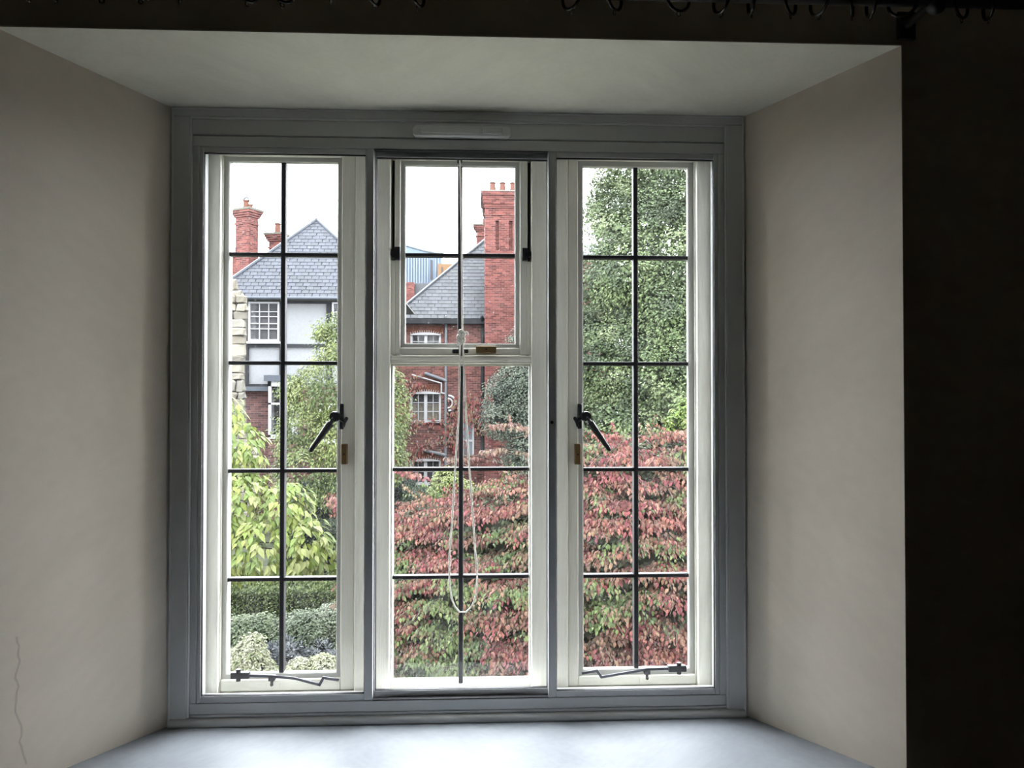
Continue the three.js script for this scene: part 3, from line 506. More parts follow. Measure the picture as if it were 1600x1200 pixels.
{ // metal-clad block in the distance
  const Z = -62, X = px => P(px, 420, Z).x, Y = py => P(690, py, Z).y;
  const h = thing('clad_building', 'distant pale blue metal-clad block with flat roof', 'building');
  const blue = MO([0.40, 0.54, 0.74], 0.5), rib = MO([0.52, 0.66, 0.84], 0.5), pale = MO([0.62, 0.70, 0.76], 0.6);
  const s = new THREE.Shape([[X(560), Y(445)], [X(690), Y(445)], [X(690), Y(396)], [X(666), Y(392)], [X(632), Y(382)], [X(560), Y(362)]].map(p => new THREE.Vector2(...p)));
  part('cladding', new THREE.ExtrudeGeometry(s, { depth: 8, bevelEnabled: false }).translate(0, 0, Z - 8), blue, h);
  const ribs = []; for (let p = 600; p < 688; p += 4.2) if (Math.abs(p - 674) > 3) ribs.push(bx(X(p), X(p + 1.9), Y(443), Y(399), Z, Z + 0.12)); part('ribs', ribs, rib, h, null, 'stuff');
  part('eaves', [polyrod([V(X(560), Y(363), Z), V(X(632), Y(383), Z), V(X(666), Y(392), Z), V(X(690), Y(396), Z)], 0.12, 6)], pale, h);
  part('slot_window', bx(X(672.5), X(676), Y(437), Y(406), Z, Z + 0.05), dimInside, h);
  part('roof_block', [bx(X(655), X(830), Y(397), Y(386), Z - 14, Z - 9)], pale, h);
  part('plant_box', bx(X(736), X(748), Y(396), Y(379), Z - 9.2, Z - 8.2), MO([0.66, 0.74, 0.80], 0.6), h);
  const w = (a, b) => P(a, b, Z + 2), o = part('brick_wing', bx(w(684, 411).x, w(711, 411).x, w(688, 470).y, w(688, 412).y, Z + 0.5, Z + 2), MO([0.62, 0.36, 0.18], 0.85), h, 'small orange brick wing');
  part('wing_window', bx(w(690, 417).x, w(691.6, 417).x, w(692, 430).y, w(692, 417).y, Z + 2, Z + 2.05), dimInside, o);
  part('base_wall', bx(X(560), X(690), GROUND, Y(443), Z - 6, Z + 0.2), MO([0.42, 0.45, 0.50], 0.8), h);
  const ZC2 = -52, q = (a, b) => P(a, b, ZC2), cot = thing('far_cottage', 'small far brick gable below the metal-clad block', 'house');
  part('wall', bx(q(600, 441).x, q(647, 441).x, GROUND, q(640, 441).y, ZC2 - 4, ZC2), brickC, cot);
  const rf = new THREE.Shape([[646, 480], [692, 480], [692, 442], [648, 441]].map(([a, b]) => new THREE.Vector2(q(a, b).x, q(a, b).y)));
  part('slate_roof', new THREE.ExtrudeGeometry(rf, { depth: 3, bevelEnabled: false }).translate(0, 0, ZC2 - 3.5), slateTones([0.27, 0.28, 0.31])[0], cot);
  part('lower_wall', bx(q(647, 480).x, q(692, 480).x, GROUND, q(650, 480).y, ZC2 - 3.5, ZC2 - 0.5), brickA, cot);
}
for (const [name, label, Z, x0, x1, ye, yr, yb] of [['far_house', 'pale roof and brick wall far behind the tall left chimney', -45, 320, 376, 398, 386, 440], ['far_house', 'grey roof glimpsed through the edge of the great tree', -60, 870, 960, 398, 382, 470]]) {
  const h = thing(name, label, 'house'), a = P(x0, ye, Z), b = P(x1, ye, Z), r = P(x0, yr, Z - 2.5).y, base = P(x0, yb, Z).y;
  part('wall', bx(a.x, b.x, GROUND, a.y, Z - 5, Z), brickC, h);
  const roof = sub('roof', h), m = MO([0.52, 0.58, 0.66], 0.7);
  triPlate([V(a.x, a.y, Z + 0.2), V(b.x, b.y, Z + 0.2), V(b.x, r, Z - 2.5), V(a.x, r, Z - 2.5)], 0.1, m, roof, 'slope'); triPlate([V(b.x, b.y, Z - 5.2), V(a.x, a.y, Z - 5.2), V(a.x, r, Z - 2.5), V(b.x, r, Z - 2.5)], 0.1, m, roof, 'slope');
}

// ---------------------------------------------------------------- plants
function leafShape(w, fold, droop, n = 1) {                        // blade 1 long along +y, facing +z
  const pos = [], row = []; const prof = n === 1 ? [0, 1, 0] : n === 2 ? [0.15, 1, 0.8, 0] : [0.2, 0.85, 1, 0.6, 0];
  const ts = n === 1 ? [0, 0.45, 1] : n === 2 ? [0, 0.33, 0.62, 1] : [0, 0.22, 0.42, 0.7, 1];
  ts.forEach((t, i) => { const z = -droop * t * t, hw = w / 2 * prof[i]; row.push([[-hw, t, z + fold * hw], [0, t, z], [hw, t, z + fold * hw]]); });
  for (let i = 0; i + 1 < row.length; i++) for (let k = 0; k < 2; k++) {
    const a = row[i][k], b = row[i][k + 1], c = row[i + 1][k + 1], d = row[i + 1][k];
    const same = (p, q) => p[0] === q[0] && p[1] === q[1];
    if (!same(a, b)) pos.push(...a, ...b, ...c); if (!same(c, d)) pos.push(...a, ...c, ...d);
  }
  const g = new THREE.BufferGeometry(); g.setAttribute('position', new THREE.Float32BufferAttribute(pos, 3)); g.computeVertexNormals(); return g;
}
class Leaves {
  constructor(seed) { this.l = []; this.R = rng(seed); }
  g() { return (this.R() + this.R() + this.R() - 1.5) * 1.15; }
  add(p, tip, nor, size, color) { this.l.push([p, tip, nor, size, color.map(v => v * K)]); }
  mat(i) {
    const [p, tip, nor, s] = this.l[i], y = tip.clone().normalize(), x = y.clone().cross(nor); if (x.lengthSq() < 1e-6) x.set(1, 0, 0); x.normalize(); const z = x.clone().cross(y);
    return new THREE.Matrix4().makeBasis(x.multiplyScalar(s), y.multiplyScalar(s), z.multiplyScalar(s)).setPosition(p);
  }
  build(parent, geo, singles = 0, trans = 0.3, name = 'foliage') {
    let single = new Set();
    if (singles) {
      const sc = this.l.map((e, i) => [inPane(e[0]) ? e[3] / e[0].distanceTo(camera.position) : 0, i]).filter(e => e[0] > 0).sort((a, b) => b[0] - a[0]).slice(0, singles);
      single = new Set(sc.map(e => e[1]));
      const mats = new Map();
      for (const i of single) {
        const c = this.l[i][4], key = c.map(v => Math.round(Math.sqrt(v) * 14)).join();
        if (!mats.has(key)) mats.set(key, leafM(c, trans));
        const m = part('leaf', geo, mats.get(key), parent); this.mat(i).decompose(m.position, m.quaternion, m.scale);
      }
    }
    const rest = this.l.map((_, i) => i).filter(i => !single.has(i)), im = new THREE.InstancedMesh(geo, leafM(null, trans), rest.length), c = new THREE.Color();
    rest.forEach((i, k) => { im.setMatrixAt(k, this.mat(i)); im.setColorAt(k, c.setRGB(...this.l[i][4])); });
    im.name = name; im.userData.kind = 'stuff'; im.castShadow = im.receiveShadow = true; parent.add(im); return im;
  }
}
const mixc = (a, b, t) => a.map((v, i) => v + (b[i] - v) * t);
function onBlobs(R, blobs) {                                       // random point near the outer surface of a union of ellipsoids, with its outward direction
  const tot = blobs.reduce((s, b) => s + b.r * b.r, 0);
  for (let tries = 0; tries < 60; tries++) {
    let k = R() * tot, b = blobs[0]; for (const q of blobs) { k -= q.r * q.r; if (k <= 0) { b = q; break; } }
    const z = R() * 2 - 1, a = R() * 2 * Math.PI, s = Math.sqrt(1 - z * z), d = V(s * Math.cos(a), z, s * Math.sin(a));
    if (d.z < -0.35 && R() < 0.75) continue;
    const rr = b.r * (1 - 0.22 * R() * R()), p = b.c.clone().add(V(d.x * rr, d.y * rr * (b.fy ?? 1), d.z * rr));
    if (blobs.some(q => q !== b && V((p.x - q.c.x), (p.y - q.c.y) / (q.fy ?? 1), p.z - q.c.z).length() < q.r * 0.72)) continue;
    if (p.y < GROUND + 0.05) continue;
    return [p, d];
  }
  return null;
}
const blob = (px, py, z, r, fy = 1) => ({ c: P(px, py, z), r, fy });
function innerTwigs(parent, blobs, k, color) {                     // the dense twiggy heart of a shrub
  part('inner_twigs', blobs.map(b => { const g = new THREE.IcosahedronGeometry(b.r * k, 3), p = g.attributes.position; for (let i = 0; i < p.count; i++) { const q = V(p.getX(i), p.getY(i), p.getZ(i)), n = 1 + 0.16 * noise3(q.x * 4 / b.r + b.c.x, q.y * 4 / b.r, q.z * 4 / b.r); p.setXYZ(i, q.x * n, q.y * n * (b.fy ?? 1), q.z * n); } g.computeVertexNormals(); return g.translate(b.c.x, b.c.y, b.c.z); }), MO(color, 0.95), parent, null, 'stuff');
}
function clumpFoliage(L, blobs, clumps, per, spread, size, pal, o = {}) {
  const R = L.R;
  for (let i = 0; i < clumps; i++) {
    const s = onBlobs(R, blobs); if (!s) continue; const [p, n] = s;
    const t = noise3(p.x * (o.f ?? 0.9), p.y * (o.f ?? 0.9), p.z * (o.f ?? 0.9)) * 0.5 + 0.5, kk = per * (0.6 + 0.8 * R());
    if (o.gap && noise3(p.x * 0.8 + 31, p.y * 0.8, p.z * 0.8) < o.gap) continue;
    const tone = pal[Math.min(pal.length - 1, Math.floor(Math.max(0, t + (R() - 0.5) * (o.jit ?? 0.5)) * pal.length))];
    for (let k = 0; k < kk; k++) {
      const q = p.clone().add(V(L.g() * spread, L.g() * spread * 0.7, L.g() * spread));
      const nor = n.clone().multiplyScalar(0.6).add(V(R() - 0.5, 0.5 + R() * 0.6, R() - 0.3)).normalize();
      const tip = V(L.g(), -0.25 - R() * (o.hang ?? 0.6) , L.g() + 0.2).addScaledVector(n, 0.5).normalize();
      const j = 0.78 + R() * 0.44; L.add(q, tip, nor, size * (0.65 + 0.6 * R()), tone.map(v => v * j));
    }
  }
}
function trunkTo(parent, base, crowns, r, m) {
  const top = crowns[0].c;
  part('trunk', taper([base, base.clone().lerp(top, 0.4).add(V(0.1, 0, 0.1)), top], r, r * 0.35), m, parent);
  for (const b of crowns.slice(1)) { const s = base.clone().lerp(top, 0.45 + 0.2 * ((b.r * 7) % 1)); part('branch', taper([s, s.clone().lerp(b.c, 0.5).add(V(0, b.r * 0.15, 0)), b.c], r * 0.4, r * 0.12, 6, 8), m, parent); }
}
const bark = MO([0.10, 0.085, 0.065], 0.95), bark2 = MO([0.16, 0.12, 0.09], 0.95);
{ // great tree filling the right-hand light
  const t = thing('great_tree', 'huge grey-green leafy tree filling the top of the right casement', 'tree');
  const B = [blob(1040, 420, -26, 3.6), blob(990, 330, -27, 1.8), blob(1005, 265, -27, 2.0), blob(1080, 250, -26, 3), blob(1140, 430, -25, 4), blob(950, 470, -26, 1.8), blob(960, 570, -25, 2.3), blob(1040, 580, -24, 2.4), blob(1110, 620, -23.5, 3), blob(955, 330, -28, 1.0), blob(905, 560, -26, 1.8), blob(1060, 500, -23.2, 1.6), blob(985, 430, -24, 1.4), blob(1000, 690, -24, 2.6), blob(1180, 280, -26, 3.4), blob(940, 650, -25, 1.9), blob(968, 705, -24.5, 1.7), blob(900, 690, -25.5, 1.8)];
  trunkTo(t, V(P(1050, 700, -26).x, GROUND, -26), B.slice(0, 12), 0.5, bark);
  const L = new Leaves(101), pal = [[0.14, 0.22, 0.09], [0.25, 0.38, 0.14], [0.42, 0.58, 0.22], [0.64, 0.80, 0.36]];
  clumpFoliage(L, B, 8500, 15, 0.26, 0.125, pal, { f: 0.62, gap: -0.5, jit: 0.22 });
  for (const b of B) clumpFoliage(L, [{ c: b.c, r: b.r * 0.72, fy: b.fy }], 120 * b.r * b.r, 10, 0.35, 0.17, pal.slice(1, 3));
  L.build(t, leafShape(0.55, 0.25, 0.1, 1), 0, 0.25);
}
{ // darker evergreen in front of the great chimney
  const t = thing('dark_evergreen', 'dark bushy evergreen in front of the broad chimney stack', 'tree');
  const B = [blob(800, 622, -22, 0.85, 1.1), blob(826, 600, -22, 1.0), blob(785, 655, -21.8, 0.6), blob(850, 650, -22, 1.1), blob(822, 535, -23, 0.55), blob(830, 720, -22, 0.9), blob(826, 700, -21.5, 0.6)];
  trunkTo(t, V(P(840, 700, -22).x, GROUND, -22), B, 0.14, bark);
  const L = new Leaves(103), pal = [[0.13, 0.18, 0.12], [0.18, 0.25, 0.16], [0.27, 0.34, 0.23], [0.36, 0.42, 0.30]];
  clumpFoliage(L, B, 1300, 14, 0.15, 0.09, pal);
  innerTwigs(t, B, 0.7, [0.05, 0.06, 0.045]);
  L.build(t, leafShape(0.5, 0.25, 0.1, 1), 0, 0.2);
}
{ // airy tree before the timbered house
  const t = thing('airy_tree', 'light green airy tree in front of the timbered house', 'tree');
  const B = [blob(545, 610, -17.5, 1.2), blob(500, 620, -17.2, 0.75), blob(475, 670, -17, 0.6), blob(515, 695, -17, 0.75), blob(560, 690, -17, 1.0), blob(584, 640, -17.5, 0.85), blob(604, 600, -17.6, 0.42), blob(609, 680, -17.3, 0.42), blob(525, 545, -17.5, 0.5), blob(540, 515, -17.6, 0.45), blob(480, 740, -16.8, 0.75), blob(530, 750, -16.8, 0.7), blob(592, 720, -17, 0.65), blob(465, 700, -16.9, 0.5), blob(455, 610, -17.2, 0.28), blob(505, 515, -17.4, 0.2)];
  trunkTo(t, V(P(545, 700, -17.4).x, GROUND, -17.4), B, 0.12, bark2);
  const L = new Leaves(105), pal = [[0.18, 0.28, 0.06], [0.32, 0.45, 0.10], [0.48, 0.62, 0.15], [0.66, 0.76, 0.24]];
  clumpFoliage(L, B, 1700, 12, 0.16, 0.085, pal, { hang: 1.0 });
  for (const b of B) clumpFoliage(L, [{ c: b.c, r: b.r * 0.65, fy: 1 }], 30, 9, 0.2, 0.10, pal.slice(0, 3));
  L.build(t, leafShape(0.5, 0.25, 0.15, 1), 0, 0.35);
}
{ // lime-green large-leaved shrub, front left
  const t = thing('large_leaved_shrub', 'lime-green shrub with large drooping leaves at the lower left', 'shrub');
  const B = [blob(372, 700, -8.6, 0.36), blob(350, 650, -8.6, 0.25), blob(372, 785, -8.5, 0.46), blob(440, 800, -8.5, 0.38), blob(345, 850, -8.4, 0.5), blob(410, 850, -8.3, 0.42), blob(470, 850, -8.4, 0.38), blob(505, 868, -8.5, 0.24), blob(455, 780, -8.6, 0.22), blob(330, 740, -8.7, 0.5), blob(300, 820, -8.6, 0.6)];
  const base = V(P(200, 800, -8.9).x, GROUND, -8.9);
  for (const b of B) part('stem', taper([base.clone().add(V((b.r * 13 % 1 - 0.5) * 0.3, 0, 0)), P(215 + b.r * 40, 900, -8.9), P(290 + b.r * 30, 850, -8.8).lerp(b.c, 0.3), b.c], 0.022, 0.006, 6, 12), bark2, t);
  const L = new Leaves(107), R = L.R, pal = [[0.46, 0.66, 0.08], [0.62, 0.80, 0.13], [0.78, 0.92, 0.20], [0.90, 1.0, 0.36], [0.48, 0.70, 0.14]];
  for (let i = 0; i < 1300; i++) {
    const s = onBlobs(R, B); if (!s) continue; const [p, n] = s, tone = pal[Math.floor(R() * 5)];
    for (let k = 0; k < 3; k++) {
      const a = R() * 6.28, tip = V(Math.cos(a) * 0.5, -0.45 - R() * 0.5, Math.sin(a) * 0.4 + 0.15).addScaledVector(n, 0.45).normalize(), j = 0.8 + R() * 0.4;
      L.add(p.clone().add(V(L.g() * 0.05, L.g() * 0.04, L.g() * 0.05)), tip, n.clone().add(V((R() - 0.5) * 0.6, 0.7, 0.2)).normalize(), 0.085 + R() * 0.07, tone.map(v => v * j));
    }
  }
  L.build(t, leafShape(0.46, 0.3, 0.22, 3), 300, 0.4);
  // upright tan flower spikes
  for (let i = 0; i < 26; i++) {
    const s = onBlobs(R, B); if (!s) continue; const [p, n] = s, d = V((R() - 0.5) * 0.5, 1, (R() - 0.2) * 0.4).normalize(), l = 0.09 + R() * 0.07, q = [];
    q.push(rod(p, p.clone().addScaledVector(d, l), 0.003, 0.0015, 5));
    for (let k = 0; k < 9; k++) { const c = p.clone().addScaledVector(d, l * (0.25 + 0.08 * k)).add(V((R() - 0.5) * 0.025, 0, (R() - 0.5) * 0.025)); q.push(new THREE.IcosahedronGeometry(0.006, 0).translate(c.x, c.y, c.z)); }
    part('flower_spike', q, MO([0.55, 0.40, 0.22], 0.9), t);
  }
}
function hedge(name, label, x0, x1, y1, z0, z1, seed, pal, size, count, core) {   // clipped block: twiggy core with leaves over its faces
  const t = thing(name, label, 'hedge'), L = new Leaves(seed), R = L.R, y0 = GROUND, c = 0.07;
  part('inner_twigs', bx(x0 + c, x1 - c, y0, y1 - c, z0 + c, z1 - c), MO(core, 0.95), t, null, 'stuff');
  const areas = [(x1 - x0) * (z1 - z0) * 1.3, (x1 - x0) * (y1 - y0), (z1 - z0) * (y1 - y0) * 0.6];
  const tot = areas[0] + areas[1] + 2 * areas[2];
  for (let i = 0; i < count; i++) {
    let k = R() * tot, p, n;
    if (k < areas[0]) { p = V(x0 + R() * (x1 - x0), y1, z0 + R() * (z1 - z0)); n = V(0, 1, 0); }
    else if (k < areas[0] + areas[1]) { p = V(x0 + R() * (x1 - x0), y0 + R() * (y1 - y0), z1); n = V(0, 0, 1); }
    else { const s = R() < 0.5; p = V(s ? x0 : x1, y0 + R() * (y1 - y0), z0 + R() * (z1 - z0)); n = V(s ? -1 : 1, 0, 0); }
    p.addScaledVector(n, 0.05 * noise3(p.x * 2.5, p.y * 2.5, p.z * 2.5) - 0.05 * R());
    const j = 0.7 + 0.6 * R(), tone = pal[Math.floor(R() * pal.length)];
    L.add(p, V(R() - 0.5, R() - 0.4, R() - 0.5).addScaledVector(n, 0.6).normalize(), n.clone().add(V(R() - 0.5, R() * 0.8, R() - 0.5)), size * (0.7 + 0.6 * R()), tone.map(v => v * j));
  }
  L.build(t, leafShape(0.55, 0.25, 0.1, 1), 0, 0.2); return t;
}
hedge('yew_hedge', 'tall dark yew hedge behind the lime-green shrub', P(455, 800, -19).x, P(640, 800, -19).x, P(500, 762, -19).y, -20.5, -19, 111, [[0.03, 0.05, 0.025], [0.045, 0.07, 0.03], [0.06, 0.09, 0.045]], 0.09, 9000, [0.02, 0.028, 0.016]);
hedge('yew_hedge', 'low dark clipped hedge in front of the tall yew', P(440, 820, -15).x, P(600, 820, -15).x, P(500, 826, -15).y, -16.2, -15, 112, [[0.05, 0.08, 0.03], [0.08, 0.12, 0.05], [0.11, 0.15, 0.07]], 0.07, 9000, [0.03, 0.04, 0.02]);
hedge('box_hedge', 'broad clipped green hedge across the lower left casement', P(300, 940, -11.4).x, P(610, 940, -11.4).x, P(440, 925, -11.2).y, -12.4, -11.2, 113, [[0.22, 0.32, 0.08], [0.31, 0.42, 0.12], [0.40, 0.52, 0.18], [0.16, 0.24, 0.07]], 0.05, 26000, [0.05, 0.065, 0.03]);
hedge('box_hedge', 'small dark clipped box bush by the lowest window of the brick house', P(630, 770, -15).x, P(666, 770, -15).x, P(648, 766, -15).y, -15.6, -15, 114, [[0.05, 0.10, 0.04], [0.08, 0.14, 0.05], [0.10, 0.18, 0.07]], 0.05, 4000, [0.03, 0.045, 0.02]);
function bush(name, label, B, seed, pal, size, clumps, per, spread, core, shape, o = {}) {
  const t = thing(name, label, 'shrub'), L = new Leaves(seed);
  innerTwigs(t, B, 0.74, core); clumpFoliage(L, B, clumps, per, spread, size, pal, o); L.build(t, shape, o.singles || 0, o.trans ?? 0.3); return t;
}
const smallLeaf = leafShape(0.5, 0.25, 0.12, 1), narrowLeaf = leafShape(0.26, 0.2, 0.1, 1);
bush('grey_green_shrub', 'fine-leaved grey-green shrub before the broad hedge, right side', [blob(485, 1000, -9.8, 0.42), blob(530, 985, -10, 0.42), blob(462, 985, -10.1, 0.28), blob(560, 1010, -9.8, 0.45), blob(510, 1040, -9.9, 0.4), blob(540, 1080, -9.9, 0.5)], 121, [[0.195, 0.285, 0.135], [0.285, 0.39, 0.195], [0.405, 0.51, 0.3], [0.54, 0.63, 0.42]], 0.055, 1500, 12, 0.06, [0.05, 0.06, 0.04], smallLeaf, { f: 2 });
bush('dense_green_shrub', 'dense mid-green shrub before the broad hedge, left side', [blob(375, 1010, -9.9, 0.42), blob(408, 990, -10.1, 0.3), blob(340, 1000, -10, 0.4), blob(425, 1015, -9.9, 0.28), blob(385, 1075, -10, 0.45)], 123, [[0.18, 0.285, 0.105], [0.255, 0.375, 0.15], [0.36, 0.48, 0.225], [0.48, 0.57, 0.33]], 0.055, 1300, 12, 0.06, [0.045, 0.055, 0.035], smallLeaf, { f: 2 });
bush('variegated_shrub', 'cream-variegated bush at the bottom of the left casement', [blob(388, 1030, -9.0, 0.24), blob(392, 1055, -9.0, 0.32), blob(372, 1070, -8.9, 0.3), blob(420, 1075, -8.9, 0.28), blob(395, 1005, -9.05, 0.13)], 125, [[0.88, 0.94, 0.52], [1.16, 1.2, 0.76], [1.36, 1.36, 0.96], [0.68, 0.8, 0.36]], 0.05, 700, 12, 0.045, [0.10, 0.11, 0.06], smallLeaf, { f: 3 });
bush('variegated_shrub', 'yellow-cream bush beside the larger variegated one', [blob(470, 1055, -9.0, 0.22), blob(505, 1045, -9.05, 0.2), blob(520, 1070, -9, 0.25), blob(455, 1075, -8.9, 0.25), blob(490, 1085, -8.9, 0.3)], 127, [[1.0, 1.08, 0.56], [1.24, 1.28, 0.8], [1.4, 1.4, 1.0], [0.72, 0.84, 0.36]], 0.045, 620, 12, 0.04, [0.10, 0.11, 0.06], smallLeaf, { f: 3 });
bush('lavender', 'blue-grey lavender tuft between the pale bushes', [blob(455, 1018, -9.4, 0.22, 0.7), blob(495, 1015, -9.5, 0.22, 0.7), blob(425, 1022, -9.4, 0.15, 0.7), blob(528, 1035, -9.4, 0.22, 0.8)], 129, [[0.46, 0.52, 0.56], [0.60, 0.68, 0.74], [0.78, 0.84, 0.90]], 0.075, 420, 10, 0.05, [0.06, 0.065, 0.06], narrowLeaf, { f: 3, hang: -1.4 });
bush('lime_shrub', 'bright lime bush between the brick house and red shrub', [blob(700, 752, -13, 0.28), blob(690, 765, -13, 0.22), blob(720, 770, -13, 0.25)], 131, [[0.546, 0.676, 0.156], [0.676, 0.78, 0.234], [0.442, 0.572, 0.13]], 0.06, 300, 10, 0.05, [0.12, 0.15, 0.05], smallLeaf);
bush('young_tree', 'bright lime-green sapling above the red shrub on the right', [blob(1062, 648, -9.5, 0.17), blob(1078, 640, -9.5, 0.2), blob(1050, 662, -9.4, 0.12), blob(1085, 668, -9.4, 0.25), blob(1075, 760, -9.4, 0.3)], 133, [[0.364, 0.572, 0.078], [0.494, 0.715, 0.13], [0.598, 0.806, 0.208]], 0.07, 240, 9, 0.05, [0.12, 0.16, 0.05], leafShape(0.42, 0.25, 0.15, 2));
{ // the great red shrub
  const t = thing('red_shrub', 'large mounded shrub with drooping red and green autumn leaves', 'shrub');
  const B = [blob(1000, 775, -7.2, 0.75), blob(930, 760, -7.3, 0.55), blob(1070, 770, -7.2, 0.72), blob(1130, 830, -7, 0.95), blob(985, 890, -6.8, 0.95), blob(1060, 960, -6.5, 0.95), blob(930, 980, -6.6, 0.9), blob(1000, 1080, -6.3, 0.9), blob(870, 860, -7.2, 0.75), blob(800, 830, -7.4, 0.62), blob(740, 850, -7.5, 0.6), blob(680, 850, -7.7, 0.55), blob(635, 850, -7.9, 0.45), blob(650, 940, -7.4, 0.65), blob(730, 950, -7.1, 0.75), blob(810, 980, -6.9, 0.85), blob(690, 1050, -6.9, 0.7), blob(780, 1080, -6.6, 0.8), blob(860, 1080, -6.5, 0.8), blob(645, 1030, -7.3, 0.55), blob(610, 900, -7.8, 0.35), blob(1120, 1080, -6.4, 0.9), blob(1190, 960, -6.8, 0.9)];
  innerTwigs(t, B, 0.70, [0.10, 0.11, 0.06]);
  const L = new Leaves(141), R = L.R;
  const reds = [[0.62, 0.13, 0.13], [0.46, 0.07, 0.09], [0.74, 0.24, 0.18], [0.58, 0.21, 0.12], [0.36, 0.07, 0.06], [0.84, 0.40, 0.28]], browns = [[0.50, 0.25, 0.14], [0.62, 0.38, 0.21], [0.38, 0.18, 0.11]], greens = [[0.26, 0.40, 0.09], [0.36, 0.50, 0.13], [0.18, 0.30, 0.08], [0.46, 0.56, 0.20]];
  const spray = (p, dir, len, pal, size) => {
    const side = dir.clone().cross(UPV).normalize(), tone = pal[Math.floor(R() * pal.length)];
    const n = Math.round(len / 0.022);
    for (let k = 0; k < n; k++) {
      const f = k / n, q = p.clone().addScaledVector(dir, f * len).addScaledVector(UPV, -0.5 * f * f * len * len * 1.2), s = k % 2 ? 1 : -1;
      q.addScaledVector(side, s * (0.008 + 0.05 * R())).add(V(0, L.g() * 0.015, 0));
      const tip = side.clone().multiplyScalar(s * (0.25 + R() * 0.5)).addScaledVector(dir, 0.35).add(V(0, -0.55 - R() * 0.7, 0)).normalize();
      const nor = dir.clone().multiplyScalar(0.7).add(V(0, 0.6 + R() * 0.3, 0)).addScaledVector(side, s * 0.5 + (R() - 0.5) * 0.5).normalize();
      const c0 = R() < 0.22 ? pal[Math.floor(R() * pal.length)] : tone, j = 0.75 + R() * 0.5; L.add(q, tip, nor, size * (0.7 + 0.6 * R()), c0.map(v => v * j));
    }
    if (R() < 0.35) L.stems = (L.stems || []).concat([taper([p.clone().addScaledVector(dir, -0.2).add(V(0, -0.05, 0)), p.clone().addScaledVector(dir, len * 0.5).add(V(0, -0.12 * len * len, 0)), p.clone().addScaledVector(dir, len).add(V(0, -0.6 * len * len, 0))], 0.005, 0.002, 4, 5)]);
  };
  clumpFoliage(L, B.map(b => ({ c: b.c, r: b.r * 0.9, fy: b.fy })), 2600, 12, 0.09, 0.06, [[0.10, 0.15, 0.05], [0.15, 0.21, 0.07], [0.20, 0.26, 0.09], [0.22, 0.14, 0.09]], { f: 1.6 });
  for (let i = 0; i < 9000; i++) {
    const s = onBlobs(R, B); if (!s) continue; let [p, n] = s;
    const tier = 0.26, ph = noise3(p.x * 0.7, 3, p.z * 0.7) * 0.2; p.y = (Math.round((p.y + ph) / tier) * tier - ph) * 0.6 + p.y * 0.4 + L.g() * 0.03;
    const [px, py] = toPx(p), z = noise3(p.x * 1.3, p.y * 1.6, p.z * 1.3);
    // leaves have turned most on the crown and the right; the lower left of the shrub is still green
    let turned = 0.75 + 0.5 * z; if (px < 760) turned -= 0.0016 * Math.max(0, py - 790); if (py > 860) turned -= 0.12;
    const u = turned + (R() - 0.5) * 0.45, pal = u > 0.62 ? reds : u > 0.42 ? browns : greens;
    spray(p, V(n.x * 0.8 + (R() - 0.5) * 0.8, -0.05 + R() * 0.2, Math.max(0.15, n.z) + (R() - 0.5) * 0.6).normalize(), 0.16 + R() * 0.26, pal, 0.046);
  }
  // long arms reaching over the top towards the brick house
  const arm = (pts, z, pal) => {
    const c = new THREE.CatmullRomCurve3(pts.map(([x, y]) => P(x, y, z))); part('branch', new THREE.TubeGeometry(c, 24, 0.008, 5), bark2, t);
    for (let k = 0; k < 26; k++) { const p = c.getPoint(R()); spray(p, V(R() - 0.5, 0.05, R() - 0.2).normalize(), 0.14 + R() * 0.12, pal, 0.052); }
  };
  const fade = [[0.52, 0.30, 0.20], [0.48, 0.22, 0.15], [0.56, 0.40, 0.24], [0.42, 0.16, 0.13]];
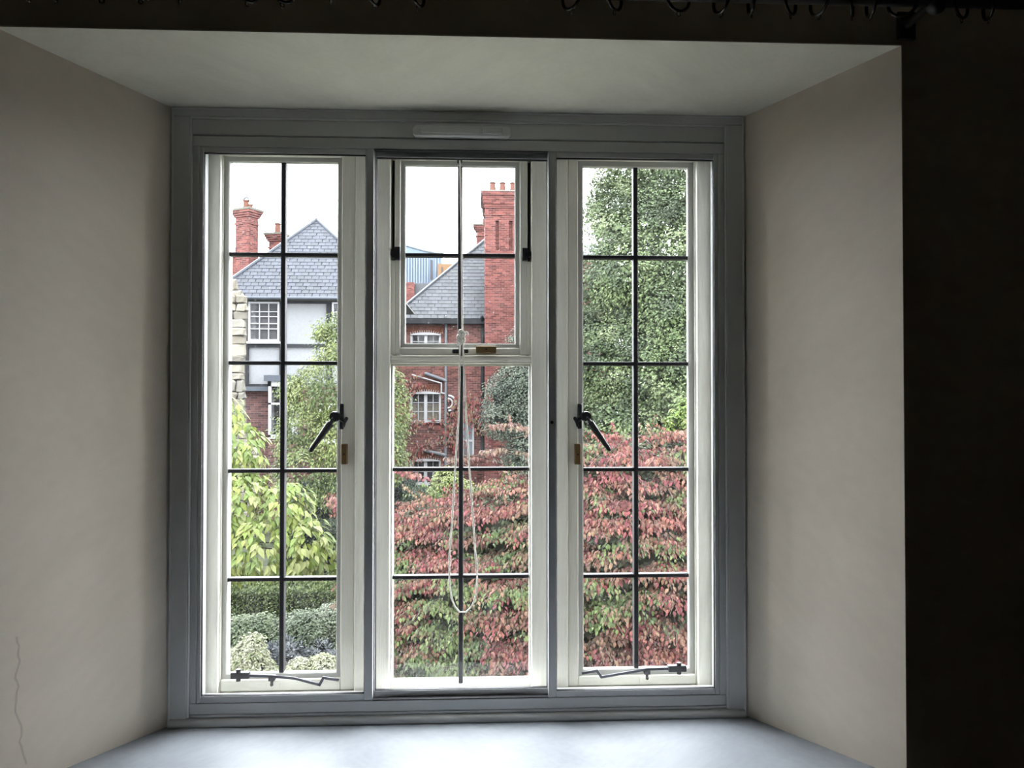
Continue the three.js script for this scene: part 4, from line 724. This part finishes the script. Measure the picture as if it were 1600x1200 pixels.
  arm([[820, 800], [850, 690], [800, 664], [760, 668]], -7.6, fade); arm([[800, 800], [840, 720], [790, 702], [745, 712]], -7.6, fade); arm([[760, 800], [800, 740], [740, 712], [700, 722]], -7.7, fade); arm([[860, 800], [900, 700], [850, 672], [822, 678]], -7.5, fade);
  arm([[600, 850], [570, 760], [620, 735], [660, 745]], -8, reds); arm([[570, 880], [540, 800], [528, 775], [520, 790]], -8, reds);
  L.build(t, leafShape(0.62, 0.3, 0.2, 2), 300, 0.35);
  part('twigs', L.stems, MO([0.42, 0.33, 0.24], 0.9), t, null, 'stuff');
}
{ // creeper on the brick wall
  const t = thing('wall_creeper', 'red-leaved creeper climbing the wall of the brick house', 'climbing plant'), L = new Leaves(151), R = L.R, Z = -30.85;
  const pal = [[0.90, 0.24, 0.20], [0.95, 0.42, 0.30], [0.74, 0.16, 0.14], [0.85, 0.60, 0.36]];
  for (const pts of [[[612, 640], [650, 662], [690, 660], [722, 700]], [[640, 760], [655, 700], [690, 690], [720, 660], [750, 640]], [[700, 760], [712, 700], [704, 650], [730, 620]]]) {
    const c = new THREE.CatmullRomCurve3(pts.map(([x, y]) => P(x, y, Z))); part('stem', new THREE.TubeGeometry(c, 24, 0.025, 5), MO([0.52, 0.42, 0.34], 0.9), t);
    for (let k = 0; k < 130; k++) { const p = c.getPoint(R()).add(V(L.g() * 0.3, L.g() * 0.3, R() * 0.1)); L.add(p, V(R() - 0.5, -0.8, 0.3).normalize(), V(R() - 0.5, 0.3, 1), 0.12 + R() * 0.08, pal[Math.floor(R() * 4)].map(v => v * (0.8 + 0.4 * R()))); }
  }
  for (const [x, y, n, s] of [[735, 630, 160, 0.45], [770, 660, 240, 0.5], [730, 645, 120, 0.3], [640, 600, 90, 0.4], [625, 650, 140, 0.4]]) for (let k = 0; k < n; k++) { const p = P(x, y, Z).add(V(L.g() * s * 1.6, L.g() * s, R() * 0.1)); L.add(p, V(R() - 0.5, -0.8, 0.3).normalize(), V(R() - 0.5, 0.3, 1), 0.12 + R() * 0.08, pal[Math.floor(R() * 4)].map(v => v * (0.8 + 0.4 * R()))); }
  L.build(t, smallLeaf, 0, 0.3);
}

scene.add(camera);
renderer.render(scene, camera);
